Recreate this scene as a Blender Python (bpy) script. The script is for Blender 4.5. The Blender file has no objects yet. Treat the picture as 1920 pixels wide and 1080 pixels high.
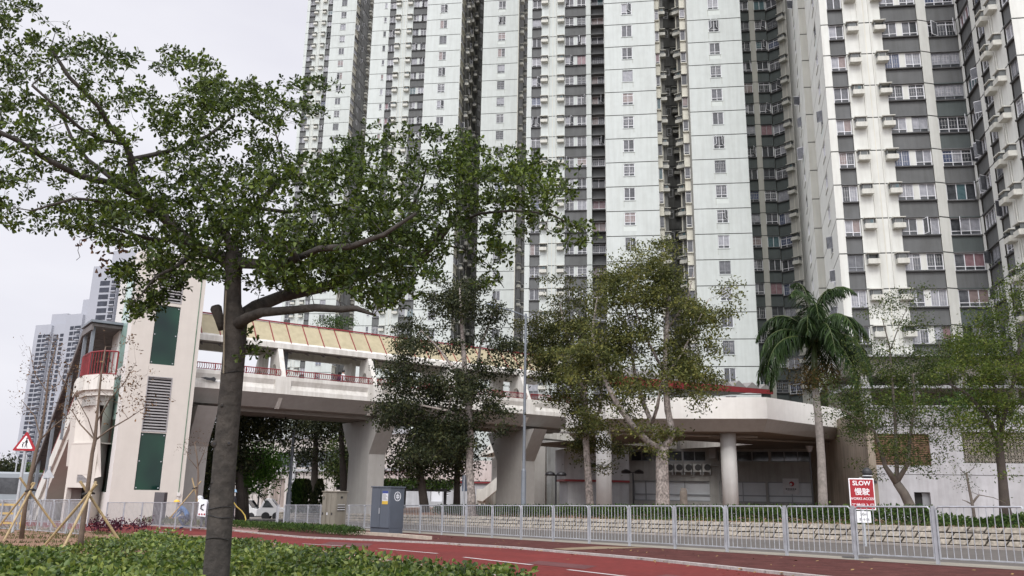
import bpy, math, random
import numpy as np
from mathutils import Matrix, Vector
random.seed(7); RNG = np.random.default_rng(7)
SC = bpy.context.scene; COL = SC.collection
# ---------------------------------------------------------------- camera
FPX = 1560.0; PITCH = math.radians(14); ROLL = math.radians(1)
cF = np.array([0, math.cos(PITCH), math.sin(PITCH)])
_r0 = np.array([1., 0, 0]); _u0 = np.array([0, -math.sin(PITCH), math.cos(PITCH)])
cR = _r0*math.cos(ROLL) + _u0*math.sin(ROLL); cU = -_r0*math.sin(ROLL) + _u0*math.cos(ROLL)
cd = bpy.data.cameras.new('camera'); cd.sensor_width = 36; cd.lens = FPX/1920*36
cd.clip_start = .1; cd.clip_end = 5000
cam = bpy.data.objects.new('camera', cd); COL.objects.link(cam)
cam.matrix_world = Matrix(((cR[0], cU[0], -cF[0], 0), (cR[1], cU[1], -cF[1], 0), (cR[2], cU[2], -cF[2], 0), (0, 0, 0, 1)))
SC.camera = cam
SC.view_settings.view_transform = 'Standard'; SC.view_settings.look = 'None'
SC.view_settings.gamma = 1; SC.view_settings.exposure = 0.35
# ---------------------------------------------------------------- sky and sun (overcast, brightest behind the camera, left)
SUN_EL = math.radians(46); SUN_AZ = math.radians(190)      # azimuth clockwise from +Y
W = bpy.data.worlds.new("World"); SC.world = W; W.use_nodes = True
nt = W.node_tree; nt.nodes.clear()
out = nt.nodes.new('ShaderNodeOutputWorld'); bg = nt.nodes.new('ShaderNodeBackground'); bg.inputs[1].default_value = .1
sky = nt.nodes.new('ShaderNodeTexSky'); sky.sky_type = 'NISHITA'; sky.sun_disc = False
sky.sun_elevation = SUN_EL; sky.sun_rotation = SUN_AZ; sky.dust_density = 4
tc = nt.nodes.new('ShaderNodeTexCoord'); mp = nt.nodes.new('ShaderNodeMapping'); mp.inputs['Scale'].default_value = (1, 1, 3)
nz = nt.nodes.new('ShaderNodeTexNoise'); nz.inputs['Scale'].default_value = 1.6; nz.inputs['Detail'].default_value = 5
nt.links.new(tc.outputs['Generated'], mp.inputs[0]); nt.links.new(mp.outputs[0], nz.inputs[0])
cr = nt.nodes.new('ShaderNodeValToRGB'); cr.color_ramp.elements[0].position = .3; cr.color_ramp.elements[1].position = .75
cr.color_ramp.elements[0].color = (6.1, 6.05, 6.75, 1); cr.color_ramp.elements[1].color = (8.0, 7.95, 8.3, 1)
nt.links.new(nz.outputs[0], cr.inputs[0])
mx = nt.nodes.new('ShaderNodeMixRGB'); mx.inputs[0].default_value = .93
nt.links.new(sky.outputs[0], mx.inputs[1]); nt.links.new(cr.outputs[0], mx.inputs[2])
# the cloud deck is thinner (brighter) round the hidden sun
dp = nt.nodes.new('ShaderNodeVectorMath'); dp.operation = 'DOT_PRODUCT'
nt.links.new(tc.outputs['Generated'], dp.inputs[0])
dp.inputs[1].default_value = (math.sin(SUN_AZ)*math.cos(SUN_EL), math.cos(SUN_AZ)*math.cos(SUN_EL), math.sin(SUN_EL))
mr = nt.nodes.new('ShaderNodeMapRange'); mr.inputs[1].default_value = .1; mr.inputs[2].default_value = 1
mr.inputs[3].default_value = 1; mr.inputs[4].default_value = 2.6
nt.links.new(dp.outputs['Value'], mr.inputs[0])
ml = nt.nodes.new('ShaderNodeVectorMath'); ml.operation = 'SCALE'
nt.links.new(mx.outputs[0], ml.inputs[0]); nt.links.new(mr.outputs[0], ml.inputs['Scale'])
nt.links.new(ml.outputs[0], bg.inputs[0]); nt.links.new(bg.outputs[0], out.inputs[0])
sl = bpy.data.lights.new('sun', 'SUN'); sl.energy = 1.3; sl.angle = math.radians(20); sl.color = (1, .985, .95)
so = bpy.data.objects.new('sun', sl); COL.objects.link(so)
sd = Vector((math.sin(SUN_AZ)*math.cos(SUN_EL), math.cos(SUN_AZ)*math.cos(SUN_EL), math.sin(SUN_EL)))
so.rotation_euler = sd.to_track_quat('Z', 'Y').to_euler(); so.location = (0, -20, 60)

# ---------------------------------------------------------------- geometry of the view -> real positions
def ray(x, y): return cF + cR*(x-960)/FPX + cU*(540-y)/FPX
def at(x, y, D):
    d = ray(x, y); return d*D/d[1]
def tz(x, y, D): return at(x, y, D)[2]
D1 = ray(-131, 945); D1 /= np.linalg.norm(D1)
_d2 = np.cross(D1, [0, 0, 1]); _d2 /= np.linalg.norm(_d2)
GN = np.cross(_d2, D1); GN = GN if GN[2] > 0 else -GN
G0 = np.array([7.857, 15.894, -1.1215])
def G(x, y, up=0):
    d = ray(x, y); return d*(GN@(G0+np.array([0, 0, up])))/(GN@d)
def zp(X, Y): return G0[2] - (GN[0]*(X-G0[0]) + GN[1]*(Y-G0[1]))/GN[2]
def zg(X, Y): return max(-2.3, min(-.55, zp(X, Y)))
def hit(x, y, P, n):
    d = ray(x, y); P = np.array([P[0], P[1], 0]); n = np.array([n[0], n[1], 0]); return d*(n@P)/(n@d)

# ---------------------------------------------------------------- materials
MATS = {}
def mat(name, col, rough=.8, var=.12, scale=2.0, bump=0, streak=0, metal=0, col2=None, det=6, spec=.5, fine=0, fs=.1):
    if name in MATS: return MATS[name]
    m = bpy.data.materials.new(name); m.use_nodes = True; n = m.node_tree; b = n.nodes['Principled BSDF']
    b.inputs['Roughness'].default_value = rough; b.inputs['Metallic'].default_value = metal
    b.inputs['Specular IOR Level'].default_value = spec
    t = n.nodes.new('ShaderNodeTexCoord'); z = n.nodes.new('ShaderNodeTexNoise')
    z.inputs['Scale'].default_value = scale; z.inputs['Detail'].default_value = det; z.inputs['Roughness'].default_value = .6
    n.links.new(t.outputs['Object'], z.inputs[0])
    r = n.nodes.new('ShaderNodeValToRGB'); r.color_ramp.elements[0].position = .3; r.color_ramp.elements[1].position = .7
    c2 = col2 or tuple(min(1, c*(1+var)) for c in col); c1 = tuple(c*(1-var) for c in col) if not col2 else col
    r.color_ramp.elements[0].color = (*c1, 1); r.color_ramp.elements[1].color = (*c2, 1)
    n.links.new(z.outputs[0], r.inputs[0]); src = r.outputs[0]
    if streak:
        mp = n.nodes.new('ShaderNodeMapping'); mp.inputs['Scale'].default_value = (1.6, 1.6, .12)
        z2 = n.nodes.new('ShaderNodeTexNoise'); z2.inputs['Scale'].default_value = 1.7; z2.inputs['Detail'].default_value = 8; z2.inputs['Roughness'].default_value = .65
        n.links.new(t.outputs['Object'], mp.inputs[0]); n.links.new(mp.outputs[0], z2.inputs[0])
        r2 = n.nodes.new('ShaderNodeValToRGB'); r2.color_ramp.elements[0].position = .38; r2.color_ramp.elements[1].position = .6
        r2.color_ramp.elements[0].color = (1-streak, 1-streak*1.05, 1-streak*1.15, 1); r2.color_ramp.elements[1].color = (1, 1, 1, 1)
        n.links.new(z2.outputs[0], r2.inputs[0])
        k = n.nodes.new('ShaderNodeMixRGB'); k.blend_type = 'MULTIPLY'; k.inputs[0].default_value = 1
        n.links.new(src, k.inputs[1]); n.links.new(r2.outputs[0], k.inputs[2]); src = k.outputs[0]
    if fine:
        z3 = n.nodes.new('ShaderNodeTexNoise'); z3.inputs['Scale'].default_value = fine; z3.inputs['Detail'].default_value = 3
        n.links.new(t.outputs['Object'], z3.inputs[0])
        r3 = n.nodes.new('ShaderNodeValToRGB'); r3.color_ramp.elements[0].position = .35; r3.color_ramp.elements[1].position = .65
        r3.color_ramp.elements[0].color = (1-fs*1.5, 1-fs*1.5, 1-fs*1.5, 1); r3.color_ramp.elements[1].color = (1+fs, 1+fs, 1+fs, 1)
        n.links.new(z3.outputs[0], r3.inputs[0])
        k = n.nodes.new('ShaderNodeMixRGB'); k.blend_type = 'MULTIPLY'; k.inputs[0].default_value = 1
        n.links.new(src, k.inputs[1]); n.links.new(r3.outputs[0], k.inputs[2]); src = k.outputs[0]
    n.links.new(src, b.inputs['Base Color'])
    if bump:
        bp = n.nodes.new('ShaderNodeBump'); bp.inputs['Strength'].default_value = bump; bp.inputs['Distance'].default_value = .02
        zb = n.nodes.new('ShaderNodeTexNoise'); zb.inputs['Scale'].default_value = scale*8; zb.inputs['Detail'].default_value = 5
        n.links.new(t.outputs['Object'], zb.inputs[0]); n.links.new(zb.outputs[0], bp.inputs['Height']); n.links.new(bp.outputs[0], b.inputs['Normal'])
    MATS[name] = m; return m
def leafmat(name, c1, c2, c3, trans=.3, rough=.5, spec=.15):
    if name in MATS: return MATS[name]
    m = bpy.data.materials.new(name); m.use_nodes = True; n = m.node_tree; b = n.nodes['Principled BSDF']; o = n.nodes['Material Output']
    g = n.nodes.new('ShaderNodeNewGeometry'); r = n.nodes.new('ShaderNodeValToRGB')
    r.color_ramp.elements[0].color = (*c1, 1); r.color_ramp.elements[1].color = (*c3, 1); r.color_ramp.elements[1].position = .95
    e = r.color_ramp.elements.new(.5); e.color = (*c2, 1)
    n.links.new(g.outputs['Random Per Island'], r.inputs[0])
    t = n.nodes.new('ShaderNodeTexCoord'); z = n.nodes.new('ShaderNodeTexNoise'); z.inputs['Scale'].default_value = .9; z.inputs['Detail'].default_value = 2
    n.links.new(t.outputs['Object'], z.inputs[0])
    k = n.nodes.new('ShaderNodeMixRGB'); k.blend_type = 'MULTIPLY'; k.inputs[0].default_value = 1
    r2 = n.nodes.new('ShaderNodeValToRGB'); r2.color_ramp.elements[0].position = .35; r2.color_ramp.elements[1].position = .65
    r2.color_ramp.elements[0].color = (.65, .7, .65, 1); r2.color_ramp.elements[1].color = (1.25, 1.2, 1.0, 1)
    n.links.new(z.outputs[0], r2.inputs[0]); n.links.new(r.outputs[0], k.inputs[1]); n.links.new(r2.outputs[0], k.inputs[2])
    n.links.new(k.outputs[0], b.inputs['Base Color']); b.inputs['Roughness'].default_value = rough; b.inputs['Specular IOR Level'].default_value = spec
    tr = n.nodes.new('ShaderNodeBsdfTranslucent'); n.links.new(k.outputs[0], tr.inputs[0])
    ms = n.nodes.new('ShaderNodeMixShader'); ms.inputs[0].default_value = trans
    n.links.new(b.outputs[0], ms.inputs[1]); n.links.new(tr.outputs[0], ms.inputs[2]); n.links.new(ms.outputs[0], o.inputs[0])
    MATS[name] = m; return m

# ---------------------------------------------------------------- mesh building
class MB:
    def __init__(s): s.v = []; s.f = []; s.m = []; s.mats = []
    def mi(s, m):
        if m not in s.mats: s.mats.append(m)
        return s.mats.index(m)
    def poly(s, pts, m):
        i = len(s.v); s.v += [tuple(map(float, p)) for p in pts]; s.f.append(tuple(range(i, i+len(pts)))); s.m.append(s.mi(m))
    def faces(s, pts, fs, m):
        i = len(s.v); s.v += [tuple(map(float, p)) for p in pts]; k = s.mi(m)
        for f in fs: s.f.append(tuple(i+j for j in f)); s.m.append(k)
    def box(s, o, a, b, c, m):      # corner o, edge vectors a b c
        o, a, b, c = map(lambda q: np.array(q, float), (o, a, b, c))
        if np.cross(a, b)@c < 0: a, b = b, a
        P = [o, o+a, o+a+b, o+b, o+c, o+a+c, o+a+b+c, o+b+c]
        s.faces(P, [(3, 2, 1, 0), (4, 5, 6, 7), (0, 1, 5, 4), (1, 2, 6, 5), (2, 3, 7, 6), (3, 0, 4, 7)], m)
    def bx(s, x0, x1, y0, y1, z0, z1, m): s.box((x0, y0, z0), (x1-x0, 0, 0), (0, y1-y0, 0), (0, 0, z1-z0), m)
    def tube(s, pts, rad, m, n=6, cap=True):
        pts = [np.array(p, float) for p in pts]
        if not hasattr(rad, '__len__'): rad = [rad]*len(pts)
        up = None; rings = []
        for i, p in enumerate(pts):
            t = pts[min(i+1, len(pts)-1)] - pts[max(i-1, 0)]; L = np.linalg.norm(t); t = t/L if L > 1e-9 else np.array([0, 0, 1.])
            if up is None: up = np.array([1., 0, 0]) if abs(t[0]) < .9 else np.array([0, 1., 0])
            a = up - t*(up@t); a /= (np.linalg.norm(a)+1e-12); b = np.cross(t, a); up = a
            rings.append([p + rad[i]*(a*math.cos(2*math.pi*j/n)+b*math.sin(2*math.pi*j/n)) for j in range(n)])
        P = [q for r in rings for q in r]; F = []
        for i in range(len(pts)-1):
            for j in range(n):
                k = (j+1) % n; F.append((i*n+j, i*n+k, (i+1)*n+k, (i+1)*n+j))
        if cap: F.append(tuple(range(n-1, -1, -1))); F.append(tuple((len(pts)-1)*n+j for j in range(n)))
        s.faces(P, F, m)
    def lathe(s, c, prof, m, n=16):   # prof: (r, z)
        P = []; F = []
        for r, z in prof: P += [(c[0]+r*math.cos(2*math.pi*j/n), c[1]+r*math.sin(2*math.pi*j/n), c[2]+z) for j in range(n)]
        for i in range(len(prof)-1):
            for j in range(n): k = (j+1) % n; F.append((i*n+j, i*n+k, (i+1)*n+k, (i+1)*n+j))
        F.append(tuple(range(n-1, -1, -1))); F.append(tuple((len(prof)-1)*n+j for j in range(n)))
        s.faces(P, F, m)
    def prism(s, poly, d, m):       # 3D polygon extruded by vector d
        d = np.array(d, float); A = [np.array(p, float) for p in poly]; n = len(A)
        nrm = sum(np.cross(A[i], A[(i+1) % n]) for i in range(n))
        if nrm@d > 0: A = A[::-1]
        P = A + [p+d for p in A]
        s.faces(P, [tuple(range(n)), tuple(range(2*n-1, n-1, -1))] + [(i, i+n, (i+1) % n+n, (i+1) % n) for i in range(n)], m)
    def build(s, name, parent=None, world=None, smooth=False, link=True, bevel=0):
        me = bpy.data.meshes.new(name)
        V = np.array(s.v, float).reshape(-1, 3)
        if world is not None: V = V - np.array(world, float)
        me.from_pydata(V.tolist(), [], s.f); me.materials.clear()
        for m in s.mats: me.materials.append(m)
        me.polygons.foreach_set('material_index', s.m)
        if smooth: me.polygons.foreach_set('use_smooth', [True]*len(s.f))
        me.update()
        o = bpy.data.objects.new(name, me)
        if link: COL.objects.link(o)
        if parent: o.parent = parent
        if bevel:
            b = o.modifiers.new('b', 'BEVEL'); b.width = bevel; b.segments = 2; b.limit_method = 'ANGLE'
        return o
def tag(o, label=None, cat=None, group=None, kind=None):
    if label: o['label'] = label
    if cat: o['category'] = cat
    if group: o['group'] = group
    if kind: o['kind'] = kind
    return o
def thing(name, label, cat, loc=(0, 0, 0), group=None, rz=0):
    o = bpy.data.objects.new(name, None); COL.objects.link(o); o.location = tuple(map(float, loc)); o.rotation_euler = (0, 0, rz)
    o.empty_display_size = .3
    return tag(o, label, cat, group)
def dup(root, loc, rz, label=None, group=None):
    r = root.copy(); COL.objects.link(r); r.location = tuple(map(float, loc)); r.rotation_euler = (0, 0, rz)
    if label: r['label'] = label
    if group: r['group'] = group
    for ch in list(root.children):
        c = ch.copy(); COL.objects.link(c); c.parent = r
        for g in list(ch.children):
            d = g.copy(); COL.objects.link(d); d.parent = c
    return r
def rawmesh(name, V, F4, mats, midx=None, parent=None, smooth=False):
    """V (n,3), F4 (k,4) quads: fast build"""
    me = bpy.data.meshes.new(name); V = np.asarray(V, np.float32); F4 = np.asarray(F4, np.int32)
    me.vertices.add(len(V)); me.vertices.foreach_set('co', V.ravel())
    me.loops.add(F4.size); me.loops.foreach_set('vertex_index', F4.ravel())
    me.polygons.add(len(F4)); me.polygons.foreach_set('loop_start', np.arange(0, F4.size, 4, dtype=np.int32))
    me.polygons.foreach_set('loop_total', np.full(len(F4), 4, np.int32))
    for m in mats: me.materials.append(m)
    if midx is not None: me.polygons.foreach_set('material_index', midx)
    me.update(calc_edges=True); me.validate()
    o = bpy.data.objects.new(name, me); COL.objects.link(o)
    if parent: o.parent = parent
    return o
# ================================================================ GROUND
M_track = mat('red_track', (.125, .028, .026), .85, .14, .55, .3, fine=7, fs=.09, col2=(.175, .034, .03), spec=.12)
M_brick = mat('brick_paving', (.085, .032, .028), .9, .3, 3, .3, fine=14, spec=.1)
M_conc = mat('path_concrete', (.27, .245, .2), .95, .12, 1.5, .3, fine=30)
M_road = mat('road_asphalt', (.095, .085, .075), .9, .15, 1.3, .4, fine=50)
M_kerb = mat('kerb_stone', (.36, .33, .31), .9, .2, 3, .2, fine=20)
M_white = mat('road_paint', (.5, .46, .45), .8, .15, 8)
M_yel = mat('tactile_yellow', (.2, .15, .09), .85, .2, 5)
M_soil = mat('bed_soil', (.17, .09, .055), 1, .35, 3, .6, fine=25, col2=(.27, .16, .10))
M_ground = mat('far_ground', (.2, .18, .16), .95, .2, .3, .2)
def sheet(name, pts, m, off=0.004, world=True):
    mb = MB(); mb.poly([(p[0], p[1], zp(p[0], p[1])+off) for p in pts], m)
    o = mb.build(name); tag(o, kind='structure'); return o
# base ground, one sheet to the horizon
xs = [-2500, -900, -400, -200, -120, -90] + list(range(-80, 81, 8)) + [100, 140, 220, 400, 900, 2500]
ys = [-400, -100, -40, -20] + list(range(-12, 121, 6)) + [140, 180, 260, 400, 900, 3000]
mb = MB(); P = [(x, y, zg(x, y)-.03) for y in ys for x in xs]; nx = len(xs)
mb.faces(P, [(j*nx+i, j*nx+i+1, (j+1)*nx+i+1, (j+1)*nx+i) for j in range(len(ys)-1) for i in range(nx-1)], M_ground)
tag(mb.build('ground'), kind='structure')

def lerp(a, b, t): return np.array(a)*(1-t)+np.array(b)*t
# main kerb line (far edge of the cycle track), from right (near) to left (far)
kpx = [(2350, 1185), (1900, 1124), (1440, 1076), (1200, 1050), (960, 1029), (815, 1020), (565, 1009), (480, 1001), (434, 996), (385, 993), (280, 986), (162, 979), (60, 976), (-150, 972)]
KL = [G(*p) for p in kpx]
npx = [(1500, 1185), (880, 1080), (700, 1055), (575, 1035), (500, 1022), (440, 1013), (385, 1008), (330, 1008), (272, 1007), (180, 1001), (60, 990), (-150, 981)]
NL = [G(*p) for p in npx]
sheet('cycle_track', KL + NL[::-1], M_track, .004)
# fence line
FD = D1[:2]/np.linalg.norm(D1[:2]); F0 = G(1760, 1062)
fp = lambda s, off=0: np.array([F0[0]+FD[0]*s - FD[1]*off, F0[1]+FD[1]*s + FD[0]*off])    # off>0: toward the camera side
def strip(name, s0, s1, o0, o1, m, off):
    return sheet(name, [fp(s0, o0), fp(s1, o0), fp(s1, o1), fp(s0, o1)], m, off)
# brick footway between kerb and fence
sheet('brick_footway', KL[:8] + [fp(37.5, .14), fp(-12, .14)], M_brick, .03)
strip('fence_footing', -12, 37.5, -.8, .141, M_conc, .034)
# left footpath beside the tower
sheet('left_footpath', [G(-150, 976.4), G(162, 981), G(280, 986.5), G(434, 996.5), G(478, 1001)] + [fp(37.5, .14), fp(40, -6), at(300, 960, 50)[:2].tolist()+[0], at(-150, 950, 60)[:2].tolist()+[0]],
      mat('pink_paving', (.24, .13, .115), .9, .25, 4, .2, fine=15), .002)
# road behind the fence
wd = 0
WALL_OFF = None
W0 = G(1480, 1014); W1 = G(960, 990)
WALL_OFF = -((W0[:2]-F0[:2])@np.array([-FD[1], FD[0]]))*1.0
WALL_OFF = (W0[:2]-F0[:2])@np.array([-FD[1], FD[0]])          # negative: beyond the fence
strip('side_road', -14, 62, WALL_OFF-.2, -.799, M_road, .001)
# kerb stones along the track
mb = MB()
def along(L, i0, i1, w, h, m, z0=.004, gap=.9, side=1):
    for a, b in zip(L[i0:i1], L[i0+1:i1+1]):
        a = np.array(a); b = np.array(b); l = np.linalg.norm(b-a); k = max(1, int(l/gap)); t = (b-a)/l; nn = np.array([t[1], -t[0], 0])*side
        for j in range(k):
            p = a + (b-a)*j/k; q = a+(b-a)*(j+1)/k - t*.012
            mb.box((p[0], p[1], zp(p[0], p[1])+z0-.1), q-p, nn*w, (0, 0, h+.1), m)
along(KL, 0, 11, .13, .045, M_kerb)
for px in [(2350,1185)]: pass
o = mb.build('kerb'); tag(o, kind='structure')
mb = MB(); along(NL, 0, 10, .12, .06, M_kerb); tag(mb.build('near_kerb'), kind='structure')
# stone edging by the planting strip, x 670-800
mb = MB()
ed = [G(600, 1001), G(670, 1004), G(735, 1008), G(800, 1014)]
for a, b in zip(ed, ed[1:]):
    for j in range(2):
        p = lerp(a, b, j/2); q = lerp(a, b, (j+1)/2-.02); t = (q-p); nn = np.array([-t[1], t[0], 0])/np.linalg.norm(t)
        mb.box(p + np.array([0, 0, .0]), t, nn*.2, (0, 0, .13), mat('edging_stone', (.42, .36, .29), .9, .25, 3, .3))
tag(mb.build('stone_edging'), kind='structure')
# painted dashes (one thing: markings of the track) as part of the structure
mb = MB()
def dash(a, b, w=.09, m=M_white, off=.009):
    a = G(*a); b = G(*b); t = (b-a)/np.linalg.norm(b-a); nn = np.cross(t, GN)*w/2
    mb.poly([p + np.array([0, 0, off]) for p in (a-nn, b-nn, b+nn, a+nn)][::-1], m)
for a, b in [((480, 1016), (532, 1019.5)), ((567, 1020), (666, 1025.5)), ((711, 1029), (820, 1038.5)), ((870, 1045.5), (998, 1060)), ((1065, 1069), (1270, 1093)),
             ((260, 994), (317, 1000)), ((165, 985), (230, 990)), ((342, 1004), (388, 1008.5)), ((420, 1011), (450, 1014))]: dash(a, b)
for a, b in [((275, 1004.5), (330, 1006.5)), ((300, 1002), (326, 1004))]: dash(a, b, .14)
tag(mb.build('track_markings'), kind='structure')
mb = MB()
a, b, c, d = G(1035, 1031.5), G(1120, 1027), G(1220, 1029.5), G(1060, 1034)
mb.poly([p+np.array([0, 0, .036]) for p in (d, c, b, a)], M_yel); tag(mb.build('pale_paving_band'), kind='structure')
mb = MB(); a = G(1608, 1049); mb.lathe(a+np.array([0, 0, .035]), [(.3, 0), (.3, .01), (.26, .012)], mat('manhole_iron', (.07, .07, .07), .6), 20)
for i in range(-2, 3): mb.bx(a[0]-.2, a[0]+.2, a[1]+i*.08-.01, a[1]+i*.08+.01, a[2]+.046, a[2]+.052, mat('manhole_iron2', (.12, .11, .11), .5))
tag(mb.build('manhole_cover'), 'round dark iron manhole cover in the footway near the red sign', 'manhole cover')
# raised bed beyond the retaining wall
BEDH = .55
mb = MB(); pts = [fp(s, WALL_OFF-.25) for s in (-14, 0, 15, 30, 45, 62)]
near = [(p[0], p[1], zp(*p)+BEDH-.05) for p in pts]
far = [(p[0]+28, p[1]+24, -.95) for p in pts]; mid = [(p[0]+5, p[1]+4, .5*(n[2]-.05)+.5*-.95) for p, n in zip(pts, near)]
for A, B in ((near, mid), (mid, far)):
    for i in range(5): mb.poly([A[i], A[i+1], B[i+1], B[i]][::-1], M_soil)
tag(mb.build('planting_bed'), kind='structure')
# foreground bed
BED = [(-14.5, 30.5), (-13.5, 26.5), (-8, 4), (2, 4)]
mb = MB()
nb = [(-60, 8), (-60, 60)]
fg = [(p[0], p[1]) for p in NL]            # kerb edge, right->left
fgz = [(x, y, zp(x, y)+.07) for x, y in fg]
mb.faces(fgz + [(-70, 33, -1.4), (-45, -6, -.9), (10, -6, -.8), (6, 6, -.9)], [tuple(range(len(fgz)+4))], M_soil)
tag(mb.build('foreground_bed'), kind='structure')
# far hills: none visible
# tyre wear, patches and leaf litter on the track
mb = MB(); M_patch = mat('track_patch', (.10, .026, .026), .9, .2, 2, fine=10)
for (a, b, c, d) in (((620, 1016), (700, 1020), (690, 1026), (600, 1021)), ((1010, 1052), (1120, 1062), (1095, 1068), (985, 1057)), ((1250, 1078), (1330, 1086), (1290, 1093), (1205, 1084))):
    q = [G(*p)+np.array([0, 0, .0075]) for p in (a, b, c, d)][::-1]; mb.poly(q, M_patch)
tag(mb.build('track_repair_patches'), kind='structure')
V = []; F = []; rl = np.random.default_rng(44)
for i in range(420):
    if i < 260: s = rl.random()*(len(KL)-4); k = int(s); p = lerp(KL[k], KL[k+1], s-k); o_ = abs(rl.normal())*.5; p = p+np.array([-.55, -.83, 0])*o_
    else: p = np.array([*fp(rl.uniform(-8, 36), .6+rl.random()*2.5), 0])
    z = zp(p[0], p[1])+.04; a = rl.random()*6.28; L = rl.uniform(.02, .05); u = np.array([math.cos(a)*L, math.sin(a)*L, rl.uniform(0, .012)]); w = np.array([-math.sin(a)*L*.5, math.cos(a)*L*.5, rl.uniform(0, .01)]); c = np.array([p[0], p[1], z])
    n0 = len(V); V += [c-u, c-w, c+u, c+w]; F.append([n0, n0+1, n0+2, n0+3])
tag(rawmesh('leaf_litter', V, F, [mat('litter_brown', (.2, .13, .05), .9, .5, 9)]), 'fallen brown leaves along the kerb and footway', 'leaf litter', kind='stuff')
# ---------------- retaining wall
M_stone = mat('wall_stone', (.27, .24, .195), .95, .2, 1.6, .5, fine=12, col2=(.42, .375, .31), fs=.2)
M_mort = mat('wall_joint', (.025, .022, .02), 1, .2, 3)
M_wbase = mat('wall_footing', (.3, .27, .24), .95, .25, 2, .4)
mb = MB(); n2 = np.array([-FD[1], FD[0]])
a = fp(-14, WALL_OFF-.12); b = fp(60, WALL_OFF-.12)
mb.box((a[0], a[1], zp(*a)-.2), (b[0]-a[0], b[1]-a[1], zp(*b)-zp(*a)), (-n2[0]*.15, -n2[1]*.15, 0), (0, 0, BEDH+.12), M_mort)
a2 = fp(-14, WALL_OFF+.06); b2 = fp(60, WALL_OFF+.06)
mb.box((a2[0], a2[1], zp(*a2)-.2), (b2[0]-a2[0], b2[1]-a2[1], zp(*b2)-zp(*a2)), (-n2[0]*.2, -n2[1]*.2, 0), (0, 0, .27), M_wbase)
for c in range(3):
    s = -14 + .2*c
    while s < 60:
        L = random.uniform(.42, .6); off = WALL_OFF-.0-.05*c + random.uniform(-.015, .015); z = .09+c*.165
        lean = .09
        p = fp(s, off); q = fp(s+L-.05, off); h = .138+random.uniform(-.01, .008)
        tl = random.uniform(-.02, .02)
        p = np.array([p[0], p[1], zp(*p)+z]); q = np.array([q[0], q[1], zp(*q)+z])
        A = [p, q, q+np.array([-n2[0]*.03-FD[0]*lean, -n2[1]*.03-FD[1]*lean, h]), p+np.array([-n2[0]*.03-FD[0]*lean, -n2[1]*.03-FD[1]*lean, h+tl*.3])]
        mb.prism(A, (-n2[0]*.14, -n2[1]*.14, 0), M_stone)
        s += L
o = mb.build('retaining_wall', bevel=.012); tag(o, 'low retaining wall of three courses of pale stone blocks along the road', 'wall')
# ================================================================ HOUSING TOWERS
FH = 2.7; UD = np.array([.9903, -.139]); VD = np.array([.139, .9903])
def vp(x, V, y=150):
    d = ray(x, y); d2 = d[:2]/d[1]; return d2*V/(VD@d2)
M_mint = mat('mint_wall', (.525, .56, .54), .9, .025, .3, .05, streak=.08, fine=1.5, fs=.02)
M_cream = mat('cream_wall', (.62, .63, .59), .9, .025, .35, .05, streak=.1, fine=1.5, fs=.02)
M_ivory = mat('ivory_ledge', (.62, .61, .53), .9, .08, 1, .1, streak=.12)
M_groove = mat('joint_groove', (.07, .075, .07), 1, .1, 1)
M_span = mat('grey_spandrel', (.125, .13, .13), .9, .12, .6, .1, streak=.15)
M_span2 = mat('green_grey_spandrel', (.085, .1, .098), .9, .12, .6, .1, streak=.12)
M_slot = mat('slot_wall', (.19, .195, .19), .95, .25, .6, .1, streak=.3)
M_shade = mat('return_wall', (.42, .42, .38), .9, .08, .5, .1, streak=.1)  # wall colour darkened to carry the shade on returns and recessed strips
M_lip = mat('dark_lip', (.07, .07, .07), .9, .2, 1)
M_fr = mat('window_frame_metal', (.66, .67, .69), .45, .05, 1, metal=.0)
M_fr2 = mat('window_frame_bronze', (.23, .24, .25), .45, .05, 1, metal=.3)
def glassmat(name, col, col2, rough=.08, scale=3):
    m = mat(name, col, rough, 0, scale, col2=col2, det=3, spec=.5); return m
M_g = [glassmat('pane_dark', (.03, .033, .036), (.07, .075, .08)), glassmat('pane_curtain', (.2, .205, .225), (.34, .345, .37), .12),
       glassmat('pane_grey', (.06, .063, .07), (.13, .135, .145)), glassmat('pane_warm', (.17, .13, .12), (.27, .22, .21), .12),
       glassmat('pane_teal', (.05, .09, .10), (.1, .16, .17))]
M_g += [glassmat('pane_blue', (.05, .065, .11), (.1, .12, .18), .15), glassmat('pane_pink', (.17, .10, .11), (.26, .17, .18), .2)]
M_rep = mat('paint_patch', (.57, .61, .58), .9, .03, 2); M_dirt = mat('sill_stain', (.43, .455, .42), .95, .08, 3)
M_grille = mat('window_grille', (.5, .5, .5), .5)
M_acb = mat('air_conditioner_body', (.55, .55, .5), .6, .12, 4, streak=.15); M_louv0 = mat('air_conditioner_grey', (.3, .3, .29), .6, .1, 4); M_acg = mat('air_conditioner_grille', (.12, .13, .13), .6, .2, 9)
M_pipe = mat('pvc_pipe', (.6, .6, .55), .6, .1, 1)
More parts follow.
